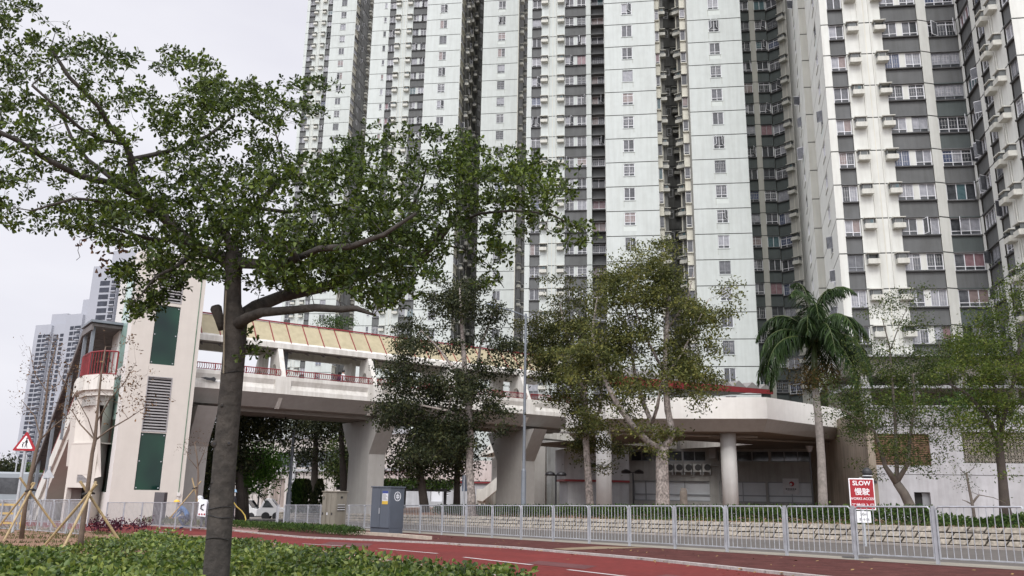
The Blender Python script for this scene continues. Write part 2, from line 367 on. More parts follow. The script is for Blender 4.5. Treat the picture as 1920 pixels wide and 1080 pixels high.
def window_mb(w, h, var):
    """unit window, x along wall from -w/2..w/2, y outward (frame near y=0, panes at y=-.03), z 0..h"""
    r = random.Random(var*131+int(w*100)); mb = MB(); fr = M_fr if (var % 5) != 3 else M_fr2; t = .05
    n = 1 if w < .6 else (2 if w < 1.55 else (3 if w < 2.1 else 4))
    mb.bx(-w/2, -w/2+t, -.05, .02, 0, h, fr); mb.bx(w/2-t, w/2, -.05, .02, 0, h, fr)
    mb.bx(-w/2+t, w/2-t, -.05, .02, h-t, h, fr); mb.bx(-w/2+t, w/2-t, -.05, .02, 0, t, fr)
    pw = (w-2*t)/n; low = h*.22 if var % 3 != 1 else 0; top = h*.2 if var % 4 == 2 else 0
    for i in range(1, n): mb.bx(-w/2+t+pw*i-t/2, -w/2+t+pw*i+t/2, -.05, .015, t, h-t, fr)
    if low: mb.bx(-w/2+t, w/2-t, -.048, .01, low, low+t, fr)
    if top: mb.bx(-w/2+t, w/2-t, -.048, .01, h-top-t, h-top, fr)
    cur = r.choice([0, 1, 1, 2, 2, 2, 3, 4, 0, 0, 2, 1, 1, 2, 0, 5 + var % 2])
    for i in range(n):
        x0 = -w/2+t+pw*i; x1 = x0+pw; g = M_g[cur if r.random() < .75 else r.choice([0, 2, 1])]
        z0 = t
        if low:
            mb.poly([(x0, -.04, t), (x1, -.04, t), (x1, -.04, low), (x0, -.04, low)], M_g[0] if r.random() < .6 else M_g[2]); z0 = low+t
        if n > 1 and r.random() < .1:     # casement open
            a = math.radians(r.uniform(35, 75)); s = 1 if i % 2 == 0 else -1; hx = x0 if s == 1 else x1
            dx = s*math.cos(a)*pw; dy = math.sin(a)*pw
            for (z_a, z_b, c) in ((z0, z0+.05, 0), (h-t-.05, h-t, 0)): mb.box((hx, .02, z_a), (dx, dy, 0), (0.03*math.sin(a), -.03*math.cos(a)*s*s, 0), (0, 0, z_b-z_a), fr)
            for q in (0, .93): mb.box((hx+dx*q, .02+dy*q, z0+.05), (dx*.07, dy*.07, 0), (.03, -.03, 0), (0, 0, h-t-z0-.1), fr)
            mb.poly([(hx, .02, z0+.05), (hx+dx, .02+dy, z0+.05), (hx+dx, .02+dy, h-t-.05), (hx, .02, h-t-.05)], M_g[2])
            mb.poly([(x0, -.09, z0), (x1, -.09, z0), (x1, -.09, h-t), (x0, -.09, h-t)], M_g[0])
        else:
            mb.poly([(x0, -.035, z0), (x1, -.035, z0), (x1, -.035, h-t), (x0, -.035, h-t)], g)
        if var % 2 == 0 and w > .6:    # security grille behind / in front of pane
            for j in (1, 2): mb.bx(x0+pw*j/3-.008, x0+pw*j/3+.008, -.03, -.02, z0+.08, h-t-.08, M_grille)
            for zz in (.3, .7): mb.bx(x0+pw*.15, x1-pw*.15, -.031, -.019, z0+(h-z0)*zz-.008, z0+(h-z0)*zz+.008, M_grille)
    return mb
def ac_mb(var):
    """hooded tray with a room air conditioner; origin on wall at hood top centre, y outward"""
    mb = MB(); mb.bx(-.46, .46, 0, .55, -.07, 0, M_acb)
    mb.bx(-.36, -.32, .0, .42, -.46, -.07, M_acg); mb.bx(.32, .36, 0, .42, -.46, -.07, M_acg); mb.bx(-.32, .32, 0, .025, -.46, -.07, M_acg)
    mb.bx(-.42, .42, 0, .56, -.86, -.50, M_acb); mb.bx(-.36, .36, .02, .5, -.5, -.46, M_acb)
    if var % 5:
        mb.bx(-.27, .27, .03, .40, -.455, -.1, M_louv0 if var % 2 else M_acb)
        mb.bx(-.235, .235, .40, .41, -.43, -.12, M_acg)
        if var % 3 == 0: mb.bx(-.22, .0, .41, .415, -.41, -.15, M_g[4])
    else: mb.bx(-.27, .27, .02, .1, -.45, -.1, M_acg)
    return mb
_pc = {}
def proto(kind, *a):
    k = (kind,)+a
    if k not in _pc:
        mb = window_mb(*a) if kind == 'w' else ac_mb(*a)
        me = mb.build('p', link=False).data; me.name = 'window' if kind == 'w' else 'air_conditioner'
        _pc[k] = (me, mb)
    return _pc[k]
class Seg:
    def __init__(s, a, b):
        s.a = np.array(a, float); s.b = np.array(b, float); d = s.b-s.a; s.L = np.linalg.norm(d); s.t = d/s.L
        s.n = np.array([s.t[1], -s.t[0]])        # outward if walking left->right facing camera
    def p(s, q, z, out=0): r = s.a+s.t*q+s.n*out; return (r[0], r[1], z)
    def box(s, mb, q0, q1, z0, z1, o0, o1, m):
        mb.box(s.p(q0, z0, o0), np.array([*s.t, 0])*(q1-q0), np.array([*s.n, 0])*(o1-o0), (0, 0, z1-z0), m)
    def quad(s, mb, q0, q1, z0, z1, out, m):
        mb.poly([s.p(q0, z0, out), s.p(q1, z0, out), s.p(q1, z1, out), s.p(q0, z1, out)], m)
    def wall(s, mb, q0, q1, z0, z1, holes, m, out=0, rev=.12, mrev=None):
        """wall rectangle with rectangular holes [(q0,q1,z0,z1)] and reveals"""
        Q = sorted({q0, q1, *[h[0] for h in holes], *[h[1] for h in holes]}); Z = sorted({z0, z1, *[h[2] for h in holes], *[h[3] for h in holes]})
        for a, b in zip(Q, Q[1:]):
            run = None
            for c, d in zip(Z, Z[1:]):
                inh = any(h[0] <= (a+b)/2 <= h[1] and h[2] <= (c+d)/2 <= h[3] for h in holes)
                if inh:
                    if run is not None: s.quad(mb, a, b, run, c, out, m); run = None
                elif run is None: run = c
            if run is not None: s.quad(mb, a, b, run, z1, out, m)
        for h in holes:
            a, b, c, d = h; o = out; i = out-rev; mm = mrev or m
            mb.poly([s.p(a, c, o), s.p(b, c, o), s.p(b, c, i), s.p(a, c, i)], mm); mb.poly([s.p(a, d, i), s.p(b, d, i), s.p(b, d, o), s.p(a, d, o)], mm)
            mb.poly([s.p(a, c, i), s.p(a, d, i), s.p(a, d, o), s.p(a, c, o)], mm); mb.poly([s.p(b, c, o), s.p(b, d, o), s.p(b, d, i), s.p(b, c, i)], mm)
    def q_of(s, x, y=150):
        d = ray(x, y)[:2]; n = s.n; k = (n@s.a)/(n@d); return (d*k - s.a)@s.t
def tower(name, label, verts, z0, zlo, zhi, walls, yref=150):
    """verts: [(px, V, style, opts)], one vertex each; style is for the segment to the next vertex"""
    P = [vp(v[0], v[1], yref) for v in verts]; c = sum(P)/len(P); loc = np.array([c[0], c[1], zlo])
    T = thing(name, label, 'apartment tower', loc)
    wall = MB(); led = wall; pip = MB(); wins = []; acs = []
    k0 = int(math.floor((zlo-z0)/FH)); k1 = int(math.ceil((zhi-z0)/FH)); cnt = [0]
    rnd = random.Random(hash(label) % 1000 if False else len(label))
    Mw, Mz = walls
    def win(s, q, zb, w, h, out):
        r = s.a+s.t*q+s.n*out; wins.append((np.array([r[0], r[1], zb]), math.atan2(s.t[1], s.t[0]), w, h, rnd.randrange(24)))
    def acu(s, q, zt, out=0):
        r = s.a+s.t*q+s.n*out; acs.append((np.array([r[0], r[1], zt]), math.atan2(s.t[1], s.t[0])+math.pi, rnd.randrange(10)))
    for (v, nv, A, B) in zip(verts, verts[1:], P, P[1:]):
        st = v[2]; op = v[3] if len(v) > 3 else {}; s = Seg(A, B); L = s.L
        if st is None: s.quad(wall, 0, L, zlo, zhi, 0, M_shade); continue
        m = op.get('m', Mw)
        if st == 'ac': cols = [s.q_of(x) for x in op['x']]
        if st in ('plain', 'slit'): wc = [s.q_of(x) for x in op.get('x', [])]
        if st == 'ac':
            for ci, cq in enumerate(cols):
                po = .52 if ci == 0 else -.62
                pip.tube([s.p(cq+po, zlo, .07), s.p(cq+po, zhi, .07)], .035, M_pipe, 5)
            mid = sum(cols)/len(cols); s.box(wall, mid-.03, mid+.03, zlo, zhi, 0, .012, M_ivory)
        for k in range(k0, k1+1):
            zj = z0+k*FH; zb = zj-FH
            if zb < zlo-1.4: continue
            if st in ('plain', 'slit', 'pil', 'ac'):
                holes = []
                if st in ('plain', 'slit'):
                    w, h = (op.get('w', 1.12), 1.38) if st == 'plain' else (.48, 1.05)
                    for q in wc:
                        holes.append((q-w/2, q+w/2, zj-.1-h, zj-.1)); win(s, q, zj-.1-h, w, h, -.07)
                        s.box(led, q-w/2-.04, q+w/2+.04, zj-.1-h-.07, zj-.1-h, 0, .06, Mw)
                        if st == 'plain' and rnd.random() < .3: s.quad(led, q-w*.6, q+w*.62, zj-.1-h-.5-rnd.random()*.2, zj-.1-h-.09, .004, M_rep)
                        if st == 'plain':
                            for e in (-1, 1):
                                if rnd.random() < .6: qq = q+e*w*.52; s.quad(led, qq-.05, qq+.04, zj-.1-h-.3-rnd.random()*.55, zj-.1-h-.03, .006, M_dirt)
                s.wall(wall, 0, L, zb+.09, zj, holes, m); s.quad(wall, 0, L, zb, zb+.09, -.03, M_groove)
                wall.poly([s.p(0, zb+.09, -.03), s.p(0, zb+.09, 0), s.p(L, zb+.09, 0), s.p(L, zb+.09, -.03)], m)
                if st == 'ac':
                    for q in cols: acu(s, q, zj-.02+op.get('dz', 0))
            elif st in ('band1', 'band2', 'band4', 'bay'):
                rec = op.get('rec', .1); h = 1.32; zt = zj+.02
                n = {'band1': 1, 'band2': 2, 'band4': 1, 'bay': 1}[st]; sm = op.get('sm', M_span)
                if st == 'band2':
                    pw = L*.13; w = (L-pw)/2-.04; cs = [w/2+.02, L-w/2-.02]
                else: w = L-.06; cs = [L/2]
                holes = [(q-w/2, q+w/2, zt-h, zt-.001) for q in cs]
                if st == 'band4' and k % 3: sm = M_span2 if rnd.random() < .5 else sm
                s.wall(wall, 0, L, zt-h-.02, zt, holes, Mw if st != 'bay' else M_ivory, -rec, .1)
                for q in cs: win(s, q, zt-h, w, h-.02, -rec-.04)
                s.quad(wall, 0, L, zt-FH, zt-h-.02, -rec+.0, sm if st != 'bay' else M_ivory)
                s.box(led, .01, L-.01, zt-h-.12, zt-h-.02, -rec-.01, .10, M_lip if st != 'bay' else M_ivory)
                s.box(led, .01, L-.01, zt-.02, zt+.07, -rec-.01, .07, sm if st != 'bay' else M_ivory)
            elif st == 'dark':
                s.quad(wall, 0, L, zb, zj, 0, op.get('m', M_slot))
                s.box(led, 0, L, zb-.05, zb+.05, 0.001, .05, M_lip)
                nn = max(1, int(L/2.6)); 
                for j in range(nn):
                    q = L*(j+.5)/nn; 
                    if (j+op.get('ph', 0)) % 2 == 0: 
                        win(s, q, zj-1.3, min(.8, L*.6), .95, .02)
                    else: acu(s, q, zj-.35)
                if L > 1.2: pip.tube([s.p(L*.2, zb, .1), s.p(L*.2, zj, .1)], .06, M_slot, 4)
                if L > 2.6: s.box(led, L*.72, L*.95, zb+.8, zb+1.3, 0, .5, M_shade)
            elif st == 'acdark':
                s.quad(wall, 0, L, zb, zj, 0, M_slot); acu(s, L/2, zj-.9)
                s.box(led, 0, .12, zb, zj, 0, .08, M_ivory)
    # body: roof and hidden sides
    zt = z0+k1*FH
    back = P[-1]+VD*20; backl = P[0]+VD*20
    loop = [(p[0], p[1], zt) for p in P] + [(back[0], back[1], zt), (backl[0], backl[1], zt)]
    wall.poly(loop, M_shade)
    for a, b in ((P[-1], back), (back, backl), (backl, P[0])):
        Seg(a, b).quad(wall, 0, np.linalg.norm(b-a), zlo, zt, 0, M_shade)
    wall.build('wall', T, loc)
    if pip.f: pip.build('drain_pipe', T, loc)
    for nm, lst in (('window', wins), ('air_conditioner', acs)):
        if not lst: continue
        def key(e):     # largest and in frame first
            p = e[0]; z = p@cF; x = (p@cR)/z*FPX; y = -(p@cU)/z*FPX
            vis = abs(x) < 1000 and -545 < y < 300
            return (0 if vis else 1, np.linalg.norm(p))
        lst.sort(key=key); rest = MB()
        for i, e in enumerate(lst):
            if nm == 'window': me, pm = proto('w', round(e[2], 2), round(e[3], 2), e[4])
            else: me, pm = proto('a', e[2])
            ang = e[1] + (math.pi if nm == 'window' else 0)
            if i < 100:
                o = bpy.data.objects.new(nm, me); COL.objects.link(o); o.parent = T; o.location = tuple(e[0]-loc); o.rotation_euler = (0, 0, ang)
            else:
                c, s_ = math.cos(ang), math.sin(ang); V = np.array(pm.v); off = len(rest.v)
                X = V[:, 0]*c-V[:, 1]*s_+e[0][0]; Y = V[:, 0]*s_+V[:, 1]*c+e[0][1]; Z = V[:, 2]+e[0][2]
                rest.v += list(zip(X.tolist(), Y.tolist(), Z.tolist())); mi = [rest.mi(q) for q in pm.mats]
                rest.f += [tuple(off+j for j in f) for f in pm.f]; rest.m += [mi[j] for j in pm.m]
        if rest.f: o = rest.build(nm, T, loc); o['kind'] = 'stuff'
    return T
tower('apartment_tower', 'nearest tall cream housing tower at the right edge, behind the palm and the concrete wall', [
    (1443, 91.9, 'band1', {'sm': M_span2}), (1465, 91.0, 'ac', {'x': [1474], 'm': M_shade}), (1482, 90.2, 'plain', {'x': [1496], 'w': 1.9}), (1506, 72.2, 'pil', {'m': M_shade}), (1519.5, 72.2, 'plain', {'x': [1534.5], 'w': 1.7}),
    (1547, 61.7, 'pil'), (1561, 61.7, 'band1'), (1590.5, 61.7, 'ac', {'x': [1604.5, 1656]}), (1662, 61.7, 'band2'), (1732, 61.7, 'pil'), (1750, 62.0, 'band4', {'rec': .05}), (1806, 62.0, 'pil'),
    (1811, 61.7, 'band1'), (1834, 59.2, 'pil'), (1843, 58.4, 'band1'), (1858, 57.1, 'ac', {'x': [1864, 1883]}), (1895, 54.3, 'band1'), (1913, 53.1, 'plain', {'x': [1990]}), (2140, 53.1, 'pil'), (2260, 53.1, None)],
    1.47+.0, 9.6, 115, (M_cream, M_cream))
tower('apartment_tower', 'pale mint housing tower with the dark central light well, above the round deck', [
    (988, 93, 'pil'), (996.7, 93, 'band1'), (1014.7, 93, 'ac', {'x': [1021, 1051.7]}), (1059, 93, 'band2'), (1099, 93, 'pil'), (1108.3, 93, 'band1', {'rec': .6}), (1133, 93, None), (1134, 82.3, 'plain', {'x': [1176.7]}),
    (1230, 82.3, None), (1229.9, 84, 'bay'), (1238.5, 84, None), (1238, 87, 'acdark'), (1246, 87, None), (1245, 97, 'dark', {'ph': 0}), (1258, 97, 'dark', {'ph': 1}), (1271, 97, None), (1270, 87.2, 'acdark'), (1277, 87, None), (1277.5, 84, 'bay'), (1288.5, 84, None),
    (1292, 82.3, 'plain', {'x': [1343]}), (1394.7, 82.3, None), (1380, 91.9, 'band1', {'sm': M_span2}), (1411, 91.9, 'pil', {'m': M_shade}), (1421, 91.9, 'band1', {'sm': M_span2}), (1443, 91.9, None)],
    1.66, -1, 116, (M_mint, M_mint))
tower('apartment_tower', 'pale mint housing tower left of centre, behind the crown of the street tree', [
    (692, 122.8, 'slit', {'x': [716]}), (724, 122.8, 'band1'), (736, 122.8, 'ac', {'x': [741.5, 763.6]}), (769, 122.8, 'band2'), (795, 122.8, None), (795.3, 112, 'plain', {'x': [827.5]}), (861.7, 112, 'bay'), (869, 114.6, 'dark', {'ph': 1}),
    (884, 120.3, 'acdark'), (893, 124, 'dark'), (903.5, 125, None), (903.6, 112, 'plain', {'x': [939]}), (970.3, 112, 'acdark'), (979, 117, 'dark', {'ph': 1}), (991, 124, None)],
    .9, -1, 117, (M_mint, M_mint))
tower('apartment_tower', 'farthest tall mint housing tower beside the open sky', [
    (565, 154, 'pil'), (570.5, 154, 'band1'), (581.7, 154, 'ac', {'x': [584, 599.7]}), (605, 154, 'band1'), (613.6, 154, None), (613.7, 142.5, 'plain', {'x': [635.8]}), (659.4, 142.5, 'bay'), (667, 144.6, 'dark'), (691.4, 151.8, None)],
    1.9, -2, 121, (M_mint, M_mint))
# ================================================================ FOOTBRIDGE, LIFT TOWER, DECK
M_bcream = mat('bridge_cream', (.66, .645, .60), .85, .03, .8, .05, streak=.2, fine=3, fs=.02)
M_bgrey = mat('bridge_grey_concrete', (.34, .33, .31), .9, .04, .7, .1, streak=.07, fine=3, fs=.02)
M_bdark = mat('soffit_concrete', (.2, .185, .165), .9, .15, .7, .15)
M_lift = mat('lift_render', (.56, .525, .475), .85, .02, .6, .04, streak=.03, fine=2, fs=.015)
M_lift2 = mat('lift_trim', (.62, .60, .57), .85, .04, .6, .05)
M_yroof = mat('roof_sheet_yellow', (.40, .35, .225), .6, .08, 1.5, .05, streak=.12)
M_red = mat('red_paint', (.2, .018, .022), .5, .15, 3)
M_green = mat('lift_glass_green', (.003, .016, .014), .04, 0, .42, col2=(.012, .06, .034), det=1, spec=.3)  # brighter green blotches painted in for reflections and the bright interior
M_mintg = mat('mint_glass', (.35, .52, .47), .12, .1, 1, spec=.8)
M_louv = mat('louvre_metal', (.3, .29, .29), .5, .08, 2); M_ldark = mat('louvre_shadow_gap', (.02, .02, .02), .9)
M_steel = mat('galvanised_steel', (.42, .44, .46), .45, .12, 6, metal=.35)
M_steelb = mat('painted_steel', (.17, .19, .215), .5, .1, 3)
M_dsteel = mat('dark_steel_roof', (.13, .115, .11), .6, .2, 3)
M_black = mat('black_metal', (.015, .015, .017), .4)
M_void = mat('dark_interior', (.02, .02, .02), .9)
az = math.atan2(*(ray(3400, 980)[:2])); BE = np.array([math.sin(az), math.cos(az)]); BN = np.array([-BE[1], BE[0]])   # along, away
B0 = at(532, 707, 52)[:2]
def bp(s, n, z): r = B0+BE*s+BN*n; return np.array([r[0], r[1], z])
def bs(x, y=707): h = hit(x, y, B0, BN); return (h[:2]-B0)@BE
def bz(x, y, n=0): h = hit(x, y, B0+BN*n, BN); return h[2]
zpar = bz(532, 706); zfas = bz(532, 739); zbt = bz(532, 645, 1.2); zbb = bz(532, 654, 1.2); zrid = bz(532, 607, 2.7); zsof = bz(532, 766, .9)
S0, S1 = bs(366), bs(1075); sF = [bs(532)+ (bs(705)-bs(532))*k for k in range(-1, 4)]
DW = 6.4   # deck width
BR = thing('footbridge', 'cream covered footbridge with a yellow ribbed roof and red railings crossing above the road', 'footbridge', bp(0, 0, -1.5)); BL = np.array(BR.location)
def ext(mb, prof, s0, s1, m): mb.prism([bp(s0, n, z) for n, z in prof], np.array([*BE, 0])*(s1-s0), m)
mb = MB()
zmid = zpar-(zpar-zfas)*.18
for sd, f in ((0, lambda n: n), (1, lambda n: DW-n)):
    ext(mb, [(f(0), zpar), (f(.28), zpar), (f(.28), zpar-.9), (f(0.0), zpar-.22)], S0, S1, M_bcream)
    # panelled fascia: recessed trough between the fins
    for a, b in zip([S0]+sF, sF+[S1]):
        if b-a < .5: continue
        ext(mb, [(f(.02), zpar-.22), (f(.3), zpar-.22), (f(.3), zfas), (f(.14), zpar-.26)], a+.5, b-.5, M_bcream)
        ext(mb, [(f(0), zfas+.28), (f(.14), zpar-.5), (f(.3), zpar-.5), (f(.3), zfas), (f(0), zfas)], a+.5, b-.5, M_bcream)
        for q in (a, b-.5): ext(mb, [(f(-.015), zpar-.22), (f(.3), zpar-.22), (f(.3), zfas), (f(-.015), zfas)], q, q+.5, M_bcream)
mb.build('parapet', BR, BL)
mb = MB()
ext(mb, [(.3, zfas+.3), (DW-.3, zfas+.3), (DW-.3, zfas), (DW-.9, zsof), (.9, zsof), (.02, zfas), (.3, zfas)], S0, S1, M_bgrey)
for s in sF: ext(mb, [(.1, zfas-.02), (1.0, zfas-.02), (1.0, zsof-.06), (.78, zsof-.06)], s-.12, s+.12, M_bcream)
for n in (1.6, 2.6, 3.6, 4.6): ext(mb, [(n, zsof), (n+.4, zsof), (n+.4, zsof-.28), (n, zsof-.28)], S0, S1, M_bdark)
mb.build('deck', BR, BL)
for s in sF:
    for f in (lambda n: n, lambda n: DW-n):
        mb = MB(); arc = [(1.62+.42*math.cos(t), zpar+.55+.42*math.sin(t)) for t in np.linspace(0, math.pi, 9)]
        prof = [(0, zpar), (1.2, zpar)] ; 
        poly = [(0, zpar-.01), (1.15, zbb+.02), (2.5, zbb+.02), (2.5, zpar-.3), (2.04, zpar-.3)] + [(a, z) for a, z in arc] + [(1.2, zpar-.3), (.02, zpar-.3)]
        ext(mb, [(f(a), z) for a, z in poly], s-.16, s+.16, M_bcream); mb.build('fin', BR, BL)
mb = MB()
for f in (lambda n: n, lambda n: DW-n): ext(mb, [(f(1.1), zbb), (f(1.1), zbt+.02), (f(1.5), zbt+.3), (f(1.5), zbb)], S0, S1, M_bcream)
mb.build('roof_beam', BR, BL)
mb = MB(); rp = [(1.2, zbt+.05), (2.7, zrid), (3.7, zrid), (5.2, zbt+.05), (5.2, zbt-.02), (3.7, zrid-.07), (2.7, zrid-.07), (1.2, zbt-.02)]
ext(mb, rp, S0, S1, M_yroof); RF = mb.build('roof', BR, BL)
mb = MB(); s = S0+.35
while s < S1:
    for (a, b) in (((1.2, zbt+.05), (2.7, zrid)), ((3.7, zrid), (5.2, zbt+.05))):
        mb.prism([bp(s, a[0], a[1]+.002), bp(s, b[0], b[1]+.002), bp(s, b[0], b[1]+.05), bp(s, a[0], a[1]+.05)], np.array([*BE, 0])*.06, M_red)
    s += 1.13
ext(mb, [(2.62, zrid), (2.74, zrid+.05), (2.74, zrid+.1), (2.62, zrid+.1)], S0, S1, M_red)
mb.build('roof_rib', RF, (0, 0, 0)); RF.children[0].location = tuple(-BL)
mb = MB()
s = S0+.5
while s < S1:     # ceiling brackets and blue steel posts
    ext(mb, [(1.5, zbb), (2.2, zbb-.02), (1.5, zbb-.25)], s, s+.06, M_dsteel); s += 1.13
ext(mb, [(1.55, zbb-.02), (1.62, zbb-.02), (1.62, zbb-.1), (1.55, zbb-.1)], S0, S1, M_dsteel)
mb.build('ceiling_fitting', BR, BL)
for k in range(len(sF)-1):
    mb = MB(); s = sF[k]+.9; ext(mb, [(2.5, zpar-.5), (2.7, zpar-.5), (2.7, zbb+.4), (2.5, zbb+.4)], s-.1, s+.1, M_steelb); mb.build('post', BR, BL)
def railing_run(P, Q, h, m, step=.13, lean=0.0, bar=.018, rail=.035):
    mb = MB(); P = np.array(P, float); Q = np.array(Q, float); up = np.array([0, 0, h])
    mb.tube([P+up, Q+up], rail, m, 6); mb.tube([P+[0, 0, .06], Q+[0, 0, .06]], rail*.7, m, 5)
    n = int(np.linalg.norm(Q-P)/step); t = (Q-P)/np.linalg.norm(Q-P)
    for i in range(n+1):
        p = P+(Q-P)*i/n; mb.tube([p+[0, 0, .05], p+t*.02+[0, 0, h*.5]+np.array([t[1], -t[0], 0])*lean, p+up], bar, m, 4, cap=False)
        if i % 14 == 0: mb.tube([p, p+up], rail, m, 5)
    return mb
for f in (.12, DW-.12):
    for a, b in zip([S0]+sF, sF+[S1]): 
        if b-a > 1: railing_run(bp(a+.2, f, zpar), bp(b-.2, f, zpar), .42, M_red, lean=.1 if f < 1 else 0).build('railing', BR, BL)
# piers
for xc in (366, 712, 1000):
    s = bs(xc, 800)+.6; mb = MB(); zt = zsof-.25
    prof = [(1.5, -2.4), (1.5, zt-2.3), (-.1, zt), (DW+.1, zt), (DW-1.5, zt-2.3), (DW-1.5, -2.4)]
    ext(mb, prof, s-.6, s+.6, M_bgrey); mb.build('pier', BR, BL)

# ---------------- lift tower
LP = at(205, 930, 46)[:2]; LD = BE; LN = BN
LTa = Seg(LP, LP+LD*10)
def lsz(seg, x, y): h = hit(x, y, seg.a, seg.n); return (h[:2]-seg.a)@seg.t, h[2]
Wd = lsz(LTa, 362, 750)[0]; ztop = lsz(LTa, 385, 492)[1]; LF = Seg(LP, LP+LD*Wd)
LTW = thing('lift_tower', 'cream lift tower with green glass panels and louvres at the left end of the bridge', 'lift tower', (*LP, -2)); LL = np.array(LTW.location)
def rect(seg, pts):
    q = [lsz(seg, *p) for p in pts]; return (sum(a for a, _ in q[::2])/2, sum(a for a, _ in q[1::2])/2, (q[2][1]+q[3][1])/2, (q[0][1]+q[1][1])/2)   # TL TR BL BR
wins_f = [('glass', rect(LF, [(263, 811), (310, 811), (250, 919), (298, 920)])), ('louvre', rect(LF, [(278, 704), (325, 708), (265, 810), (310, 811)])),
          ('glass', rect(LF, [(293, 571), (341, 575), (281, 683), (328, 686)])), ('louvre', rect(LF, [(303, 505), (348, 507), (294, 566), (342, 571)]))]
mb = MB(); holes = []
for k, r in wins_f: holes.append((r[0], r[1], r[2]+.02, r[3]-.02))
q0 = sum(h[0] for h in holes)/4; q1 = sum(h[1] for h in holes)/4; holes = [(q0, q1, h[2], h[3]) for h in holes]
LF.wall(mb, 0, Wd, -2.4, ztop, holes, M_lift, 0, .18, M_lift2)
for z in (0.2, 2.6, 5.0, 7.4, 9.8): pass
SDp = 6.6
LS = Seg(LP+LN*SDp, LP)        # left side face
def at_side(x, y): return lsz(LS, x, y)
hs = []
for (a, b, c, d) in (((222, 703), (230, 703), (186, 917), (199, 919)), ((238, 575), (249, 575), (222, 688), (232, 688))):
    qa, za = lsz(LS, *a); qb, zb_ = lsz(LS, *b); qc, zc = lsz(LS, *c); qd, zd = lsz(LS, *d); hs.append((max(.1, (qa+qc)/2), min(SDp-.3, (qb+qd)/2), (zc+zd)/2, (za+zb_)/2))
hs = [(SDp-4.1, SDp-1.3, -.2, hs[0][3]), (SDp-4.1, SDp-1.3, hs[1][2], ztop-.6)]
LS.wall(mb, 0, SDp, -2.4, ztop, hs, M_lift2, 0, .12)
A = LP; Bq = LP+LD*Wd; Cq = Bq+LN*SDp; Dq = LP+LN*SDp
Seg(Bq, Cq).quad(mb, 0, SDp, -2.4, ztop, 0, M_lift); Seg(Cq, Dq).quad(mb, 0, Wd, -2.4, ztop, 0, M_lift)
mb.box((*A, ztop), (*(Bq-A), 0), (*(Dq-A), 0), (0, 0, .25), M_lift2)
mb.build('wall', LTW, LL)
for (k, r), h in zip(wins_f, holes):
    mb = MB(); a, b, c, d = h
    if k == 'glass':
        LF.quad(mb, a, b, c, d, -.08, M_green)
        for (q, z) in ((a+.1, c+.12), (b-.1, c+.12), (a+.1, d-.12), (b-.1, d-.12), (a+.1, (c+d)/2), (b-.1, (c+d)/2)):
            p = np.array(LF.p(q, z, -.08)); mb.tube([p, p+np.array([*LF.n, 0])*.04], .035, M_steel, 8)
        mb.build('glass_panel', LTW, LL)
    else:
        LF.quad(mb, a, b, c, d, -.16, M_ldark); n = int((d-c)/.16)
        for i in range(n):
            z = c+(i+.5)*(d-c)/n; mb.prism([LF.p(a+.03, z-.05, -.04), LF.p(a+.03, z-.03, -.03), LF.p(a+.03, z+.05, -.12), LF.p(a+.03, z+.03, -.13)], np.array([*LF.t, 0])*(b-a-.06), M_louv)
        for q in (a, b-.05): LF.box(mb, q, q+.05, c, d, -.15, .02, M_louv)
        LF.box(mb, a+.05, b-.05, d-.05, d, -.15, .02, M_louv); LF.box(mb, a+.05, b-.05, c, c+.05, -.15, .02, M_louv); mb.build('louvre', LTW, LL)
for i, h in enumerate(hs):
    mb = MB(); a, b, c, d = h
    if i == 0:
        zz = c+(d-c)*.62; LS.quad(mb, a, b, c, zz, -.06, M_green); LS.quad(mb, a, b, zz, d, -.06, M_mintg)
    else: LS.quad(mb, a, b, c, d, -.06, M_mintg)
    mb.build('glass_panel', LTW, LL)
mb = MB(); qx = lsz(LF, 355, 740)[0]
mb.tube([LF.p(qx, -.2, .03), LF.p(qx, ztop, .03)], .018, mat('green_cable', (.05, .16, .09), .5), 5); LF.box(mb, qx-.09, qx+.09, -.35, -.15, .01, .09, M_lift2)
LF.box(mb, qx-.04, qx+.04, -2.2, -.35, .0, .04, M_lift2); mb.build('conduit', LTW, LL)

# ---------------- stair tower with curved landing, sloping canopy (left of the lift)
ST = thing('covered_staircase', 'cream footbridge staircase with a curved landing, dark sloping canopy and red railings', 'staircase', (*(LP+LN*2-LD*3), -2)); SL = np.array(ST.location)
zd = zpar-.7
def w3(p, z): return np.array([p[0], p[1], z])
La = LP+LN*.9-LD*.02
# landing (rounded outline), parapet band
ctr = LP+LN*3.2-LD*.9; lp = []
for t in np.linspace(math.radians(-160), math.radians(-20), 1): pass
def on(x, D): return at(x, 740, D)[:2]
Lo = [on(212, 47.2), on(186, 47.0), on(160, 47.6), on(147, 49.2), on(143, 51.5), on(160, 54.5), on(215, 54)]
mb = MB(); za = tz(160, 742, 47.6); zb = tz(160, 704, 47.6)
mb.prism([w3(p, za) for p in Lo], (0, 0, .35), M_bcream)
for a, b in zip(Lo[:-2], Lo[1:-1]): Seg(a, b).box(mb, 0, np.linalg.norm(b-a), za+.3, zb, -.2, 0, M_bcream)
mb.prism([w3(ctr+(p-ctr)*.8, za-.55) for p in Lo], (0, 0, .55), M_bgrey)
mb.build('landing', ST, SL)
for a, b in zip(Lo[:4], Lo[1:5]):
    railing_run(w3(a*.998+ctr*.002, zb), w3(b*.998+ctr*.002, zb), 1.35, M_red, .22, bar=.03, rail=.05).build('railing', ST, SL)
